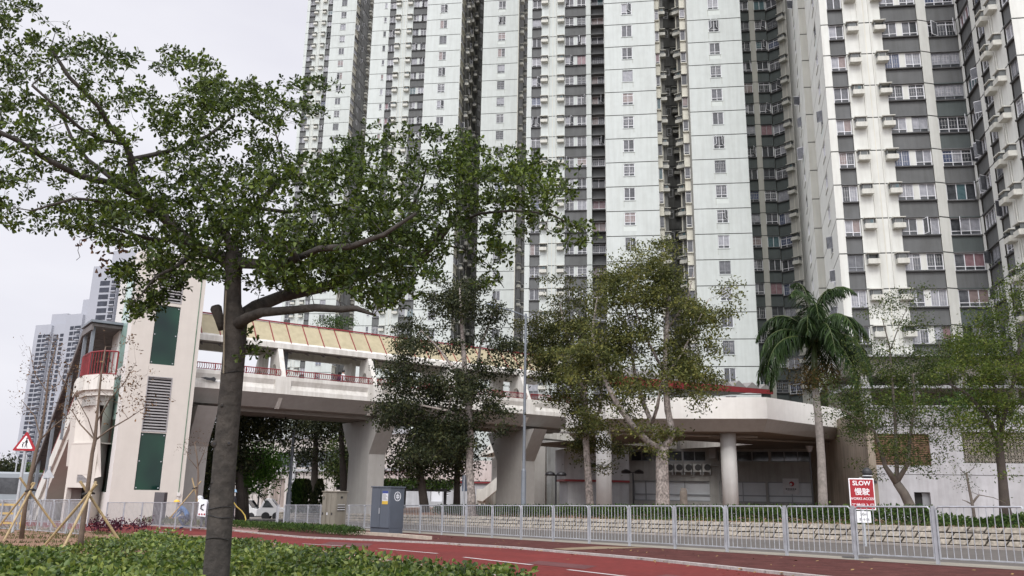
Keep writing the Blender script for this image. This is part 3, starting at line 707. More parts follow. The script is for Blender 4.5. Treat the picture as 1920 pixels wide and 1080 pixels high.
# flight going down to the left and away
T0 = on(155, 50.0); Bt = at(66, 925, 60)[:2]; fd = (Bt-T0)/np.linalg.norm(Bt-T0); fnn = np.array([-fd[1], fd[0]]); run = np.linalg.norm(Bt-T0); zb0 = -2.3
if fnn[1] > 0: fnn = -fnn        # toward the camera
wdt = 1.5
mb = MB(); nst = 36
z_hi = za+.2
prof = [(0, z_hi), (run, zb0+.1), (run, zb0-.5), (run-.8, zb0-.5), (.5, z_hi-1.1), (0, z_hi-1.1)]
for o in (0,): mb.prism([w3(T0+fd*q, z) for q, z in prof], (*(fnn*-2.6), 0), M_lift)
for o in (0, -2.6):
    mb.prism([w3(T0+fnn*o+fd*q, z) for q, z in [(0, z_hi+1.0), (run, zb0+1.15), (run, zb0-.1), (0, z_hi-.2)]], (*(fnn*.16), 0), M_bcream)
for i in range(nst):
    q = run*i/nst; z = z_hi+.15-(z_hi-zb0)*i/nst
    mb.box(w3(T0+fd*q-fnn*2.4, z-.16), (*(fd*run/nst), 0), (*(fnn*2.2), 0), (0, 0, .16), M_bgrey)
mb.build('flight', ST, SL)
p0, p1 = T0-fnn*2.2, Bt-fnn*2.2
mb = MB(); mb.tube([w3(T0+fnn*.05, z_hi+1.35), w3(Bt+fnn*.05, zb0+1.5)], .07, M_red, 6); mb.tube([w3(T0+fnn*.05, z_hi+1.1), w3(Bt+fnn*.05, zb0+1.25)], .04, M_red, 6)
mb.build('handrail', ST, SL)
# canopy: dark ribbed sheet following the flight, level over the landing
mb = MB(); ch = 2.75
zc0 = tz(205, 612, 49); 
cz = [(0-2.2, zc0), (0.6, zc0), (run*.98, zb0+3.6)]
for (qa, z1), (qb, z2) in zip(cz, cz[1:]):
    k = max(2, int((qb-qa)/.35))
    for i in range(k):
        a = qa+(qb-qa)*i/k; b = qa+(qb-qa)*(i+.86)/k; ea = z1+(z2-z1)*i/k; eb = z1+(z2-z1)*(i+.86)/k
        mb.prism([w3(T0+fd*a+fnn*.35, ea), w3(T0+fd*b+fnn*.35, eb), w3(T0+fd*b+fnn*.35, eb-.16), w3(T0+fd*a+fnn*.35, ea-.16)], (*(-fnn*3.2), 0), M_dsteel)
    mb.prism([w3(T0+fd*qa+fnn*.4, z1-.02), w3(T0+fd*qb+fnn*.4, z2-.02), w3(T0+fd*qb+fnn*.4, z2-.4), w3(T0+fd*qa+fnn*.4, z1-.4)], (*(-fnn*.12), 0), M_dsteel)
for (a, b, z1, z2) in ((-2.4, .7, zc0+.05, zc0+.05),): mb.box(w3(T0+fd*a+fnn*.5, z1), (*(fd*(b-a)), 0), (*(-fnn*3.5), 0), (0, 0, .14), M_steelb)
mb.build('canopy', ST, SL)
for q in (-1.9, 0.4, 3.6, 7.5, 11.4, run*.9):
    if q < 0.5: zt = zc0-.1; zb_ = za
    else: t = (q-.6)/(run*.98-.6); zt = zc0+(zb0+3.6-zc0)*t-.15; zb_ = z_hi-(z_hi-zb0)*q/run-.2
    mb = MB(); p = T0+fd*q+fnn*.12; mb.box(w3(p, zb_), (*(fd*.22), 0), (*(fnn*.18), 0), (0, 0, zt-zb_), M_steelb); mb.build('post', ST, SL)
# flared wall under the landing and the plant room below
mb = MB()
pa, pb_ = on(112, 49), on(170, 49.2)
za2 = za-.5
R1 = at(120, 930, 48.5)[:2]; R2 = at(172, 930, 47.2)[:2]; RS = Seg(R1, R2); RL = RS.L
def rq(x, y): return lsz(RS, x, y)
d0 = rq(126, 914); d1_ = rq(162, 914); v0 = rq(145, 890); v1 = rq(162, 905)
RS.wall(mb, 0, RL, -2.4, rq(120, 833)[1], [(d0[0], d1_[0], -2.35, d0[1]), (v0[0], v1[0], v1[1], v0[1])], M_lift, 0, .3)
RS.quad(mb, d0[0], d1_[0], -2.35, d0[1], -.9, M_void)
Seg(R2, LP+LN*2.9).quad(mb, 0, np.linalg.norm(LP+LN*2.9-R2), -2.4, za, 0, M_lift)
Seg(R1+RS.n*-4, R1).quad(mb, 0, 4, -2.4, rq(120, 833)[1], 0, M_lift)
RS.box(mb, 0, RL, rq(120, 833)[1], rq(120, 833)[1]+.06, -4, .02, M_lift)
for i in range(6): RS.box(mb, v0[0], v1[0], v1[1]+.02+i*(v0[1]-v1[1])/6, v1[1]+.07+i*(v0[1]-v1[1])/6, -.2, -.02, M_louv)
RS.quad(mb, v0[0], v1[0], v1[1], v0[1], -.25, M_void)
# corbel: stepped underside from plant room to landing
zr = rq(120, 833)[1]
mb.prism([w3(Lo[1], za-.02), w3(Lo[3], za-.02), w3(R1+RS.t*.3, zr-1.2), w3(R2-RS.t*.5, zr-2.0), w3(R2+RS.t*.6, zr-1.8)], (*(BN*2.6), 0), M_lift)
mb.build('plant_room', ST, SL)

# ---------------- round deck (landing ring) with columns
zp_t = tz(1340, 745, 52); zp_b = tz(1340, 785, 52); zs = tz(1340, 809, 52.6)
DK = thing('elevated_deck', 'cream concrete deck on round columns at the right end of the footbridge', 'deck', (8, 60, -1)); DL = np.array(DK.location)
def dpx(x, z, y):      # point where the horizontal plane z is seen at pixel (x, y)
    d = ray(x, y); return d*z/d[2]
o1 = dpx(1062, zp_t, 757); 
outl = [bp(S1-1.2, -.6, 0)[:2], at(1135, 745, 53.2)[:2], at(1437, 744, 51.4)[:2], dpx(1603, zp_t, 771)[:2], dpx(1585, zp_t, 806)[:2] + np.array([0, 4]), at(1480, 800, 79)[:2], at(1150, 800, 81)[:2], bp(S1-1.2, DW+.6, 0)[:2]]
ctr = sum(outl)/len(outl)
ins = [p+(ctr-p)/np.linalg.norm(ctr-p)*.75 for p in outl]; ins2 = [p+(ctr-p)/np.linalg.norm(ctr-p)*.22 for p in outl]
mb = MB(); n = len(outl); M_dpar = mat('deck_parapet_paint', (.80, .79, .75), .85, .02, .5, .05, streak=.05, fine=3, fs=.015)
for i in range(n-1):
    a, b = outl[i], outl[i+1]; c, d = ins[i], ins[i+1]; e, f = ins2[i], ins2[i+1]
    mb.poly([w3(a, zp_b), w3(b, zp_b), w3(b, zp_t), w3(a, zp_t)], M_dpar)
    mb.poly([w3(a, zp_t), w3(b, zp_t), w3(f, zp_t), w3(e, zp_t)], M_bcream); mb.poly([w3(f, zp_t), w3(f, zp_b), w3(e, zp_b), w3(e, zp_t)], M_bcream)
    mb.poly([w3(c, zs), w3(d, zs), w3(b, zp_b), w3(a, zp_b)], M_bgrey)
mb.build('parapet', DK, DL)
# slab with a diamond opening
hole = [dpx(1165, zs, 833.5)[:2], dpx(1285, zs, 826)[:2], dpx(1412, zs, 833.5)[:2], dpx(1272, zs, 842)[:2]]
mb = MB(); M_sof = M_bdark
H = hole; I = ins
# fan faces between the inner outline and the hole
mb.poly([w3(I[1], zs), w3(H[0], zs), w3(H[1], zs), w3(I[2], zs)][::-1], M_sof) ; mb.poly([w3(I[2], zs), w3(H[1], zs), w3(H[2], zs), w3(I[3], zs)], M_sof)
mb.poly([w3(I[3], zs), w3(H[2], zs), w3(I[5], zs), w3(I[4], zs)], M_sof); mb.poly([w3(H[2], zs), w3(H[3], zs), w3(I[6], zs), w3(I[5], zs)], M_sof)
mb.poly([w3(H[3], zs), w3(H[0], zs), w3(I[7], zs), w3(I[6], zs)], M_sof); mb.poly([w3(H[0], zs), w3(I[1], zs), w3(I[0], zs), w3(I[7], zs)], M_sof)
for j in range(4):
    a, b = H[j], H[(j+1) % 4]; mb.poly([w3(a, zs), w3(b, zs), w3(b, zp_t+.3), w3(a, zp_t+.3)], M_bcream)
for q in (.35, .6, .82):      # ribs and pipes under the slab
    a = lerp(I[1], I[6], q)+np.array([0, 0]); b = lerp(I[2], I[5], q)
mb.build('slab', DK, DL)
mb = MB()
for a, b in ((at(1050, 818, 54)[:2], at(1180, 818, 54.5)[:2]), (at(1330, 822, 56)[:2], at(1560, 826, 60)[:2]), (at(1180, 817, 54.5)[:2], at(1420, 817, 55)[:2])): mb.tube([w3(a, zs-.12), w3(b, zs-.12)], .07, M_bgrey, 6)
mb.build('drain_pipe', DK, DL)
for x, D in ((1133, 54.5), (1371, 54)):
    p = at(x, 960, D); mb = MB(); mb.lathe((p[0], p[1], -1.4), [(.5, 0), (.5, zs+1.45)], mat('column_paint', (.58, .575, .555), .8, .06, 1, .08, streak=.1), 32)
    mb.build('column', DK, DL, smooth=True)
# red folded-plate canopy on the deck
ra = at(1440, 742, 58); RC = thing('deck_canopy', 'grey folded roof with a red fascia above the deck parapet', 'canopy', (ra[0], ra[1], 5)); RL_ = np.array(RC.location)
pa = at(1140, 700, 60)[:2]; pb2 = at(1450, 738, 70)[:2]; cs = Seg(pa, pb2)
z1 = tz(1150, 712, 60); z2 = tz(1440, 739, 70)
mb = MB(); mb.prism([cs.p(0, z1+.35), cs.p(cs.L, z2+.35), cs.p(cs.L, z2-.0), cs.p(0, z1-.35)], (*(cs.n*-.1), 0), M_red); mb.build('fascia', RC, RL_)
mb = MB(); k = 11
for i in range(k):
    f0, fm, f1 = i/k, (i+.45)/k, (i+1)/k; zz = lambda f: z1+.36+(z2-z1)*f
    A = [np.array(cs.p(cs.L*f0, zz(f0), 0)), np.array(cs.p(cs.L*fm, zz(fm)+.75*(1-.4*fm), 0)), np.array(cs.p(cs.L*f1, zz(f1), 0))]
    mb.prism(A, (*(cs.n*-6), 0), mat('roof_sheet_grey', (.22, .21, .2), .7, .15, 2))
mb.build('roof', RC, RL_)

# ================================================================ PODIUM AND WALLS
M_pod = mat('podium_wall', (.33, .325, .31), .9, .05, .5, .15, streak=.15, fine=2, fs=.03)
M_pod2 = mat('podium_wall_light', (.40, .405, .42), .9, .07, .5, .15, streak=.15, fine=2, fs=.03)
M_poster = mat('blind_panel', (.48, .5, .52), .35, .1, .7)
PD = thing('podium_building', 'grey concrete podium beneath the deck with a strip of dark windows and white blinds', 'building', (9, 72, -1)); PL = np.array(PD.location)
PS = Seg(at(1150, 900, 74)[:2], at(1600, 900, 68)[:2])
def ps(x, y): return lsz(PS, x, y)
zt = ps(1300, 838)[1]; mb = MB(); ho = []; zc, zd_ = ps(1300, 865)[1], ps(1300, 845)[1]; ze, zf_ = ps(1300, 940)[1], ps(1300, 902)[1]
wl = [(ps(a, 850)[0], ps(b, 850)[0], zc, zd_) for a, b in ((1182, 1222), (1226, 1278), (1280, 1322), (1344, 1372), (1378, 1440), (1444, 1520))]
bl = [(ps(a, 920)[0], ps(b, 920)[0], ze, zf_) for a, b in ((1188, 1232), (1236, 1331), (1349, 1436), (1440, 1529))]
PS.wall(mb, -.5, PS.L, -1.6, zt+1.2, wl+bl, M_pod, 0, .3)
Seg(PS.a-PS.n*14, PS.a).quad(mb, 0, 14, -1.6, zt+1.2, 0, M_pod)
mb.build('wall', PD, PL)
for i, h in enumerate(wl+bl):
    a, b, c, d = h; mb = MB(); n = max(2, int((b-a)/1.0)) if i < len(wl) else max(2, int(round((b-a)/1.75)))
    for j in range(n):
        q0, q1 = a+(b-a)*j/n, a+(b-a)*(j+1)/n
        if i < len(wl): PS.quad(mb, q0, q1, c, d, -.25, M_g[0]); 
        else:
            zm = c+(d-c)*.32; PS.quad(mb, q0, q1, c, zm, -.25, M_poster); PS.quad(mb, q0, q1, zm, d, -.25, M_poster); PS.box(mb, q0+.05, q1-.0, zm-.05, zm+.05, -.24, -.15, M_fr2)
        PS.box(mb, q0, q0+.07, c, d, -.24, -.12, M_fr2)
    PS.box(mb, a+.07, b, d-.08, d, -.24, -.12, M_fr2); PS.box(mb, a+.07, b, c, c+.08, -.24, -.12, M_fr2)
    mb.build('window', PD, PL)
mb = MB(); q, z = ps(1335, 850); PS.box(mb, q-.2, q+.35, z-.45, z+.5, 0, .6, M_pod2); mb.tube([PS.p(q+.6, -1, .12), PS.p(q+.6, zt-.2, .12)], .06, M_pod, 6); mb.tube([PS.p(q-.6, zt-1.6, .1), PS.p(q+3, zt-1.6, .1)], .06, M_pod, 6)
mb.build('duct', PD, PL)
# condensers on a bracket
M_fan = mat('fan_dark', (.04, .04, .04), .6)
C0 = None
for i in range(5):
    q, z = ps(1256+i*17.5, 885)
    p = np.array(PS.p(q, z, .12))
    if C0 is None:
        C0 = thing('outdoor_condenser', 'leftmost of the five outdoor condensers, partly behind the paperbark trunk', 'air conditioner', p, 'outdoor condensers in a row on the podium wall', rz=math.atan2(PS.t[1], PS.t[0]))
        mb = MB(); mb.bx(-.33, .33, -.35, 0, 0, .66, mat('condenser_casing', (.42, .42, .4), .6, .1, 3)); mb.build('casing', C0)
        mb = MB(); mb.tube([(.08, -.351, .36), (.08, -.37, .36)], .27, M_fan, 20); mb.build('fan', C0)
        mb = MB(); mb.bx(-.3, -.26, -.4, 0, -.25, 0, M_steel); mb.bx(.26, .3, -.4, 0, -.25, 0, M_steel); mb.build('bracket', C0)
    else: dup(C0, p, C0.rotation_euler[2], ['', 'second', 'third', 'fourth', 'rightmost'][i] + ' outdoor condenser ' + ('from the left ' if i < 4 else '') + 'on the podium wall under the deck')
# small white service box building behind the bridge pier (x 1055-1140)
SB = thing('service_block', 'pale rendered block with a red band between the bridge pier and the first round column', 'building', at(1100, 930, 68)); QL = np.array(SB.location)
s_ = Seg(at(1058, 900, 68)[:2], at(1180, 900, 69)[:2]); mb = MB(); zz = lambda y: lsz(s_, 1090, y)[1]
s_.box(mb, 0, s_.L, zz(899), zz(842), -3, 0, M_pod2); s_.box(mb, .35, s_.L, -1.6, zz(903), -3, -.15, M_pod2)
mb.build('wall', SB, QL); mb = MB(); s_.box(mb, 0, s_.L, zz(903), zz(899), -3, .08, M_red); mb.build('trim', SB, QL)
mb = MB(); s_.box(mb, 2.25, 2.7, zz(876), zz(868), 0, .02, M_ldark); mb.build('vent', SB, QL)
# dark back wall closing the undercroft
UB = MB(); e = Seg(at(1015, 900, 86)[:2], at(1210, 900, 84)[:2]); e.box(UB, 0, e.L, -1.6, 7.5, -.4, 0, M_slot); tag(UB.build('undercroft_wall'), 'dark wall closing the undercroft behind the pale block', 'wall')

# right-hand concrete podium wall with screens
CW = thing('concrete_wall', 'tall pale concrete podium wall with a brown louvre and a lattice screen at the right', 'wall', at(1750, 960, 48)); CL = np.array(CW.location)
c1 = at(1632, 900, 49.5)[:2]; c2 = at(2180, 900, 47)[:2]; CS = Seg(c1, c2)
def cz_(x, y): return lsz(CS, x, y)
ztp = cz_(1800, 765)[1]; mb = MB()
lv = rect(CS, [(1638, 815), (1742, 812), (1641, 874), (1746, 871)]); la = rect(CS, [(1803, 812), (1990, 808), (1808, 871), (1995, 867)]); dr = rect(CS, [(1715, 923), (1746, 923), (1718, 980), (1748, 980)])
CS.wall(mb, 0, CS.L, -1.6, ztp, [lv, la, (dr[0], dr[1], -1.55, dr[3])], M_pod2, 0, .35)
for y in (890, 800): z = cz_(1700, y)[1]; CS.box(mb, 0, CS.L, z, z+.035, .001, .006, M_lip)
CS.box(mb, 0, CS.L, ztp, ztp+.15, -.5, .05, M_pod2)
Seg(c1-CS.n*18, c1).quad(mb, 0, 18, -1.6, ztp, 0, mat('podium_wall_stained', (.3, .26, .21), .95, .2, .6, .2, streak=.3))
mb.build('wall', CW, CL)
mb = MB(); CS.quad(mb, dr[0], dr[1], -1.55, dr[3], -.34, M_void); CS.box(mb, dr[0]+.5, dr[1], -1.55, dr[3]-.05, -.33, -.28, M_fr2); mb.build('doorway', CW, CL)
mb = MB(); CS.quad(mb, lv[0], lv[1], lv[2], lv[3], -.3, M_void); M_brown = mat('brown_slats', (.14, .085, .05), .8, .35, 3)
n = 17
for i in range(n):
    z = lv[2]+(i+.5)*(lv[3]-lv[2])/n; CS.box(mb, lv[0], lv[1], z-.032, z+.032, -.25, -.12+random.uniform(-.02, .02), M_brown)
for j in range(5): q = lerp(lv[0], lv[1], j/4); CS.box(mb, q-.03, q+.03, lv[2], lv[3], -.29, -.10, M_brown)
mb.build('louvre', CW, CL)
mb = MB(); CS.quad(mb, la[0], la[1], la[2], la[3], -.34, mat('lattice_back', (.03, .035, .02), 1)); M_lat = mat('lattice_block', (.26, .24, .2), .9, .2, 3)
cell = (la[3]-la[2])/5; q = la[0]
while q < la[1]-cell*.5:
    for i in range(5):
        z = la[2]+i*cell; c = (q+cell/2, z+cell/2)
        for t in range(4):
            a = t*math.pi/4; dx, dz = math.cos(a)*cell*.5, math.sin(a)*cell*.5; nx_, nz_ = -math.sin(a)*.014, math.cos(a)*.014
            mb.prism([CS.p(c[0]-dx-nx_, c[1]-dz-nz_, -.1), CS.p(c[0]+dx-nx_, c[1]+dz-nz_, -.1), CS.p(c[0]+dx+nx_, c[1]+dz+nz_, -.1), CS.p(c[0]-dx+nx_, c[1]-dz+nz_, -.1)], (*(-CS.n*.04), 0), M_lat)
        CS.box(mb, q, q+cell, z-.012, z+.012, -.14, -.09, M_lat)
    CS.box(mb, q-.012, q+.012, la[2], la[3], -.15, -.085, M_lat); q += cell
mb.build('lattice_screen', CW, CL)
# stained return wall between the podium and the concrete wall (x 1540-1632)
mb = MB(); e = Seg(at(1535, 900, 66)[:2], c1); e.box(mb, 0, e.L, -1.6, tz(1600, 812, 56), -.4, 0, MATS['podium_wall_stained'])
e.box(mb, 2.0, 3.3, tz(1560, 918, 60), tz(1560, 896, 60), 0.001, .12, mat('meter_box', (.06, .09, .08), .6)); tag(mb.build('return_wall'), 'brown stained wall between the deck columns and the pale concrete wall', 'wall')
# podium slab and colonnade below the nearest tower (y 664-750)
PB = thing('podium_storey', 'dark open podium storey with a pale slab edge under the nearest tower', 'building', at(1700, 700, 58)); BLo = np.array(PB.location)
b1 = vp(1585, 60.6, 664); b2 = vp(2150, 60.6, 664); bs_ = Seg(b1, b2); z_a = lsz(bs_, 1700, 664)[1]; z_b = lsz(bs_, 1700, 704)[1]; z_c = lsz(bs_, 1700, 722)[1]
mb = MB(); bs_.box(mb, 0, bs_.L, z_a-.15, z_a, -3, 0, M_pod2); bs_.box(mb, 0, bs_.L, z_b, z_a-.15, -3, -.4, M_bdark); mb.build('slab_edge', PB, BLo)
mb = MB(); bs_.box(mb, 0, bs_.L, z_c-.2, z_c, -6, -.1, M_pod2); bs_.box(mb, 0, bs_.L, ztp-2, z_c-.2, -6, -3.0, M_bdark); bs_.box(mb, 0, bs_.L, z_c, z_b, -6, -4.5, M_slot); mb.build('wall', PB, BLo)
for j in range(9):
    mb = MB(); q = 1+j*3.2; bs_.box(mb, q, q+.6, ztp-2, z_b, -.9, -.41, M_pod); mb.build('column', PB, BLo)
# podium base of the central tower (behind the deck)
# warehouse-like block seen beneath the bridge
WH = thing('service_building', 'pale stained service building with a dark louvred band, seen under the footbridge', 'building', at(590, 940, 105)); WL = np.array(WH.location)
s_ = Seg(at(395, 900, 118)[:2], at(760, 900, 92)[:2]); zz = lambda x, y: lsz(s_, x, y)[1]; mb = MB()
M_wh = mat('stained_wall', (.5, .46, .43), .95, .06, .3, .2, streak=.25, fine=1, fs=.03)
qa, qb = lsz(s_, 518, 880)[0], lsz(s_, 660, 880)[0]; zh = zz(590, 846); zh2 = zz(590, 876)
za_, zb__ = zz(560, 897), zz(560, 935)
h2 = [(lsz(s_, a, 915)[0], lsz(s_, b, 915)[0], -1.9, za_-.0) for a, b in ((492, 503), (508, 534), (655, 668))]
s_.wall(mb, 0, s_.L, -3, zz(590, 822), [(qa, qb, zh2, zh)]+h2, M_wh, 0, .5)
s_.box(mb, 0, s_.L, zh2-.5, zh2-.2, 0.001, .4, M_pod2); s_.box(mb, 0, s_.L, zz(590, 822), zz(590, 822)+.5, -8, .3, M_pod2)
for j in range(26): q = s_.L*j/26; s_.box(mb, q, q+.05, -2, zh2-.6, .001, .05, M_lip)
mb.build('wall', WH, WL)
mb = MB(); s_.quad(mb, qa, qb, zh2, zh, -.45, mat('dark_cladding', (.05, .06, .075), .6, .2, 1)); n = 16
for j in range(n): q = lerp(qa, qb, j/n); s_.box(mb, q, q+.15, zh2, zh, -.4, -.1, M_fr2)
mb.build('louvre', WH, WL)
for a in h2:
    mb = MB(); s_.quad(mb, *a, -.45, mat('shutter_door', (.36, .3, .27), .8, .15, 1, streak=.3)); mb.build('shutter', WH, WL)
mb = MB(); q = lsz(s_, 553, 900)[0]; mb.tube([s_.p(q, -2, .2), s_.p(q, zz(590, 850), .2)], .25, M_pod2, 6); mb.build('pipe', WH, WL)
# low white building with red coping behind the trees (x 740-860)
LB = thing('low_building', 'low white building with a red coping and white shutters behind the trees', 'building', at(800, 940, 88)); BB = np.array(LB.location)
s_ = Seg(at(665, 900, 92)[:2], at(1010, 900, 84)[:2]); zz = lambda y: lsz(s_, 800, y)[1]; mb = MB()
hh = [(lsz(s_, a, 925)[0], lsz(s_, b, 925)[0], zz(940), zz(917)) for a, b in ((807, 829),)] + [(lsz(s_, 832, 920)[0], lsz(s_, 841, 920)[0], zz(929), zz(911))]
s_.wall(mb, 0, s_.L, -2.4, zz(905), hh, M_pod2, 0, .2); s_.box(mb, 0, s_.L, zz(880), zz(868), -9, -5, M_pod2); s_.box(mb, 0, s_.L, zz(900), zz(860), -8, -4.5, M_wh); mb.build('wall', LB, BB)
mb = MB(); s_.box(mb, 0, s_.L, zz(905.0), zz(902.5), -8, .25, M_red); mb.build('coping', LB, BB)
mb = MB(); s_.quad(mb, *hh[0], -.18, M_fr); mb.build('shutter', LB, BB); mb = MB(); s_.quad(mb, *hh[1], -.18, M_louv)
for i in range(5): z = lerp(hh[1][2], hh[1][3], i/5); s_.box(mb, hh[1][0], hh[1][1], z, z+.08, -.17, -.05, M_fr)
mb.build('vent', LB, BB)
# concrete stairs beneath the bridge (x 890-970)
CT = thing('concrete_staircase', 'grey concrete staircase rising to the right between the paperbark trunks', 'staircase', at(930, 950, 60)); TL = np.array(CT.location)
s_ = Seg(at(880, 900, 78)[:2], at(1010, 900, 75)[:2]); f = lambda x, y: (lambda r: s_.p(r[0], r[1]))(lsz(s_, x, y)); mb = MB()
mb.prism([f(893, 938), f(893, 927), f(970, 862), f(975, 862), f(975, 884), f(905, 940)], (*(-s_.n*.25), 0), M_bcream)
mb.prism([f(896, 855), f(937, 815), f(975, 815), f(975, 832), f(900, 856)], (*(-s_.n*2.2), 0), M_bcream)
mb.prism([f(897, 856), f(940, 822), f(975, 822), f(975, 862), f(897, 925)], (*(-s_.n*.2)-s_.n*0, 0), M_bgrey) if False else None
q0, q1 = lsz(s_, 897, 900)[0], lsz(s_, 1000, 900)[0]
s_.box(mb, q0, q1, -1.5, lsz(s_, 930, 820)[1], -3.0, -2.6, M_bgrey)
mb.build('flight', CT, TL)
mb = MB(); s_.box(mb, q0-.3, q0+.6, -1.5, lsz(s_, 900, 940)[1]+1.1, -2.4, -.26, M_bcream); mb.build('side_wall', CT, TL)
# ---------------- far towers, left
M_far = mat('far_tower_wall', (.33, .34, .375), .95, .04, .05); M_farw = mat('far_tower_window', (.05, .055, .07), .6, .3, .4, spec=.15); M_far2 = mat('far_tower_side', (.33, .34, .37), .95, .05, .05)
def far_tower(label, xa, xb, D, ytop, bays, crown):
    A = at(xa, 800, D)[:2]; Bp = at(xb, 800, D*.985)[:2]; s = Seg(A, Bp); zt = tz((xa+xb)/2+8, ytop, D)
    T = thing('distant_tower', label, 'apartment tower', (*((A+Bp)/2), -3), 'distant housing towers at the far left'); L0 = np.array(T.location); mb = MB(); wm = MB(); fh = 2.85
    side = Seg(A-s.n*18, A); L = s.L; k = int((zt+3)/fh)
    mb.box((*A, -3), (*(Bp-A), 0), (*(-s.n*18), 0), (0, 0, zt+3), M_far)
    for (q, w, h) in crown: s.box(mb, L*q, L*(q+w), zt, zt+h, -9, -2, M_far)
    for (q0, q1, typ, out) in bays:
        a, b = L*q0, L*q1
        if out: s.box(mb, a, b, -3, zt-1, 0, out, M_far)
        for i in range(3, k-2):
            z = -3+i*fh
            if typ == 'g':
                n = max(1, int((b-a)/3)); 
                for j in range(n): s.box(wm, a+(b-a)*(j+.08)/n, a+(b-a)*(j+.92)/n, z+.35, z+2.35, out+.01, out+.06, M_farw)
            elif typ == 'b':
                s.box(wm, a+.3, b-.3, z+.5, z+1.9, out+.01, out+.5, M_farw); s.box(mb, a, b, z, z+.45, out, out+1.0, M_far2)
    for i in range(2, k-1): 
        for q in (3, 8, 13): side.box(wm, q, q+2.2, -3+i*fh+.5, -3+i*fh+1.9, .01, .08, M_farw)
    mb.build('wall', T, L0); o = wm.build('window', T, L0); o['kind'] = 'stuff'
far_tower('tallest of the distant towers, its top half hidden by the street tree', 133, 245, 330, 500, [(.14, .34, 'g', 0), (.4, .5, 'b', 1.5), (.55, .68, 'b', 0), (.74, .98, 'g', -.0)], [(.25, .5, 7)])
far_tower('middle distant tower with a stepped roof, left of the tallest one', 94, 142, 430, 590, [(.2, .55, 'g', 0), (.6, .75, 'b', 1.5), (.8, .97, 'g', 0)], [(.45, .4, 8)])
far_tower('leftmost and lowest of the distant towers', 37, 96, 520, 610, [(.12, .42, 'g', 0), (.48, .6, 'b', 1.5), (.64, .8, 'b', 0), (.84, .97, 'g', 0)], [(.4, .5, 7)])
# ================================================================ RAILINGS, SIGNS, CABINETS, LAMPS, VEHICLES
M_galv = mat('rail_paint', (.36, .375, .40), .45, .22, 5, metal=.2, streak=.12)
def fence(name, label, pts, h=1.05, step=1.67, posts=None, group=None, barstep=.125):
    """pts: 2D polyline on the ground plane"""
    T = thing(name, label, 'railing', (*pts[0], zp(*pts[0])), group); L0 = np.array(T.location)
    for a, b in zip(pts, pts[1:]):
        a = np.array(a, float); b = np.array(b, float); n = max(1, int(round(np.linalg.norm(b-a)/step))); t = (b-a)/np.linalg.norm(b-a)
        for i in range(n):
            p = a+(b-a)*i/n; q = a+(b-a)*(i+1)/n; P = w3(p, zp(*p)); Q = w3(q, zp(*q)); u = (Q-P)/np.linalg.norm(Q-P)
            if a is pts[0] or True:
                mb = MB(); mb.box(P-u*.03-np.array([t[1], -t[0], 0])*.022, u*.06, np.array([t[1], -t[0], 0])*.044, (0, 0, h+.02), M_galv); mb.build('post', T, L0)
            mb = MB(); A = P+u*.055; B = Q-u*.055; Z = lambda z: np.array([0, 0, z])
            mb.tube([A+Z(.12), A+Z(h-.05), A+u*.05+Z(h), B-u*.05+Z(h), B+Z(h-.05), B+Z(.12)], .019, M_galv, 6)
            mb.tube([A+Z(.14), B+Z(.14)], .016, M_galv, 5)
            m = int(np.linalg.norm(B-A)/barstep)
            for j in range(1, m): c = A+(B-A)*j/m; mb.tube([c+Z(.14), c+Z(h)], .0085, M_galv, 5, cap=False)
            for e in (P+u*.02, Q-u*.06): mb.box(e+Z(.2), u*.04, np.array([t[1], -t[0], 0])*.01, Z(.03), M_galv)
            mb.build('panel', T, L0)
    p = pts[-1]; mb = MB(); mb.bx(p[0]-.03, p[0]+.03, p[1]-.022, p[1]+.022, zp(*p), zp(*p)+h+.02, M_galv); mb.build('post', T, L0)
    return T
sp = 1.67
fence('railing', 'long grey steel railing of barred panels running along the brick footway', [fp(-2*sp), fp(21*sp)])
e0 = fp(21*sp); fence('railing', 'short grey railing turning off behind the street tree trunk', [e0-np.array([.3, 0]), e0+np.array([-1.6, 4.5])])
def gd(x, y): p = G(x, y); return p[:2]
# middle-left fence beside the tower
fence('railing', 'grey railing in front of the lift tower, above the low planting', [at(198, 976, 42)[:2], at(300, 980, 38)[:2], at(392, 985, 33.5)[:2]], h=1.1, step=1.75)
fence('railing', 'grey railing on the left behind the bamboo-staked saplings', [at(154, 998, 25.5)[:2], at(70, 985, 29)[:2], at(-60, 975, 34)[:2]], h=1.12, step=1.8)
fence('railing', 'farther grey railing in front of the staircase, left of the lift tower', [at(165, 975, 40)[:2], at(60, 965, 44)[:2], at(-40, 960, 48)[:2]], h=1.1, step=1.9)
# ---- cabinets
def cabinet(name, label, x0, x1, yb, yt, D, depth, m, rz, extra):
    a = at(x0, yb, D); b = at(x1, yb, D); w = np.linalg.norm(b-a); z0 = zp(*a[:2])+.02; h = tz(x0, yt, D)-z0
    c = (a+b)/2; T = thing(name, label, 'utility cabinet', (c[0], c[1], z0), rz=rz)
    return T, w, h
M_cab = mat('cabinet_slate', (.075, .088, .11), .55, .08, 2, streak=.1); M_cab2 = mat('cabinet_khaki', (.19, .175, .14), .7, .12, 2, streak=.25)
def build_cab(T, w, d, h, m, plinth, pm):
    mb = MB(); mb.bx(-w/2, w/2, -d/2, d/2, plinth, h-.05, m); mb.build('body', T, bevel=.012)
    mb = MB(); mb.bx(-w/2-.035, w/2+.035, -d/2-.035, d/2+.035, h-.05, h, m); mb.build('roof', T, bevel=.01)
    mb = MB(); mb.bx(-w/2-.0, w/2+.0, -d/2+.02, d/2-.02, -.1, plinth, pm); mb.build('plinth', T)
pc = at(724, 1001, 32.2); rzc = math.radians(-38)
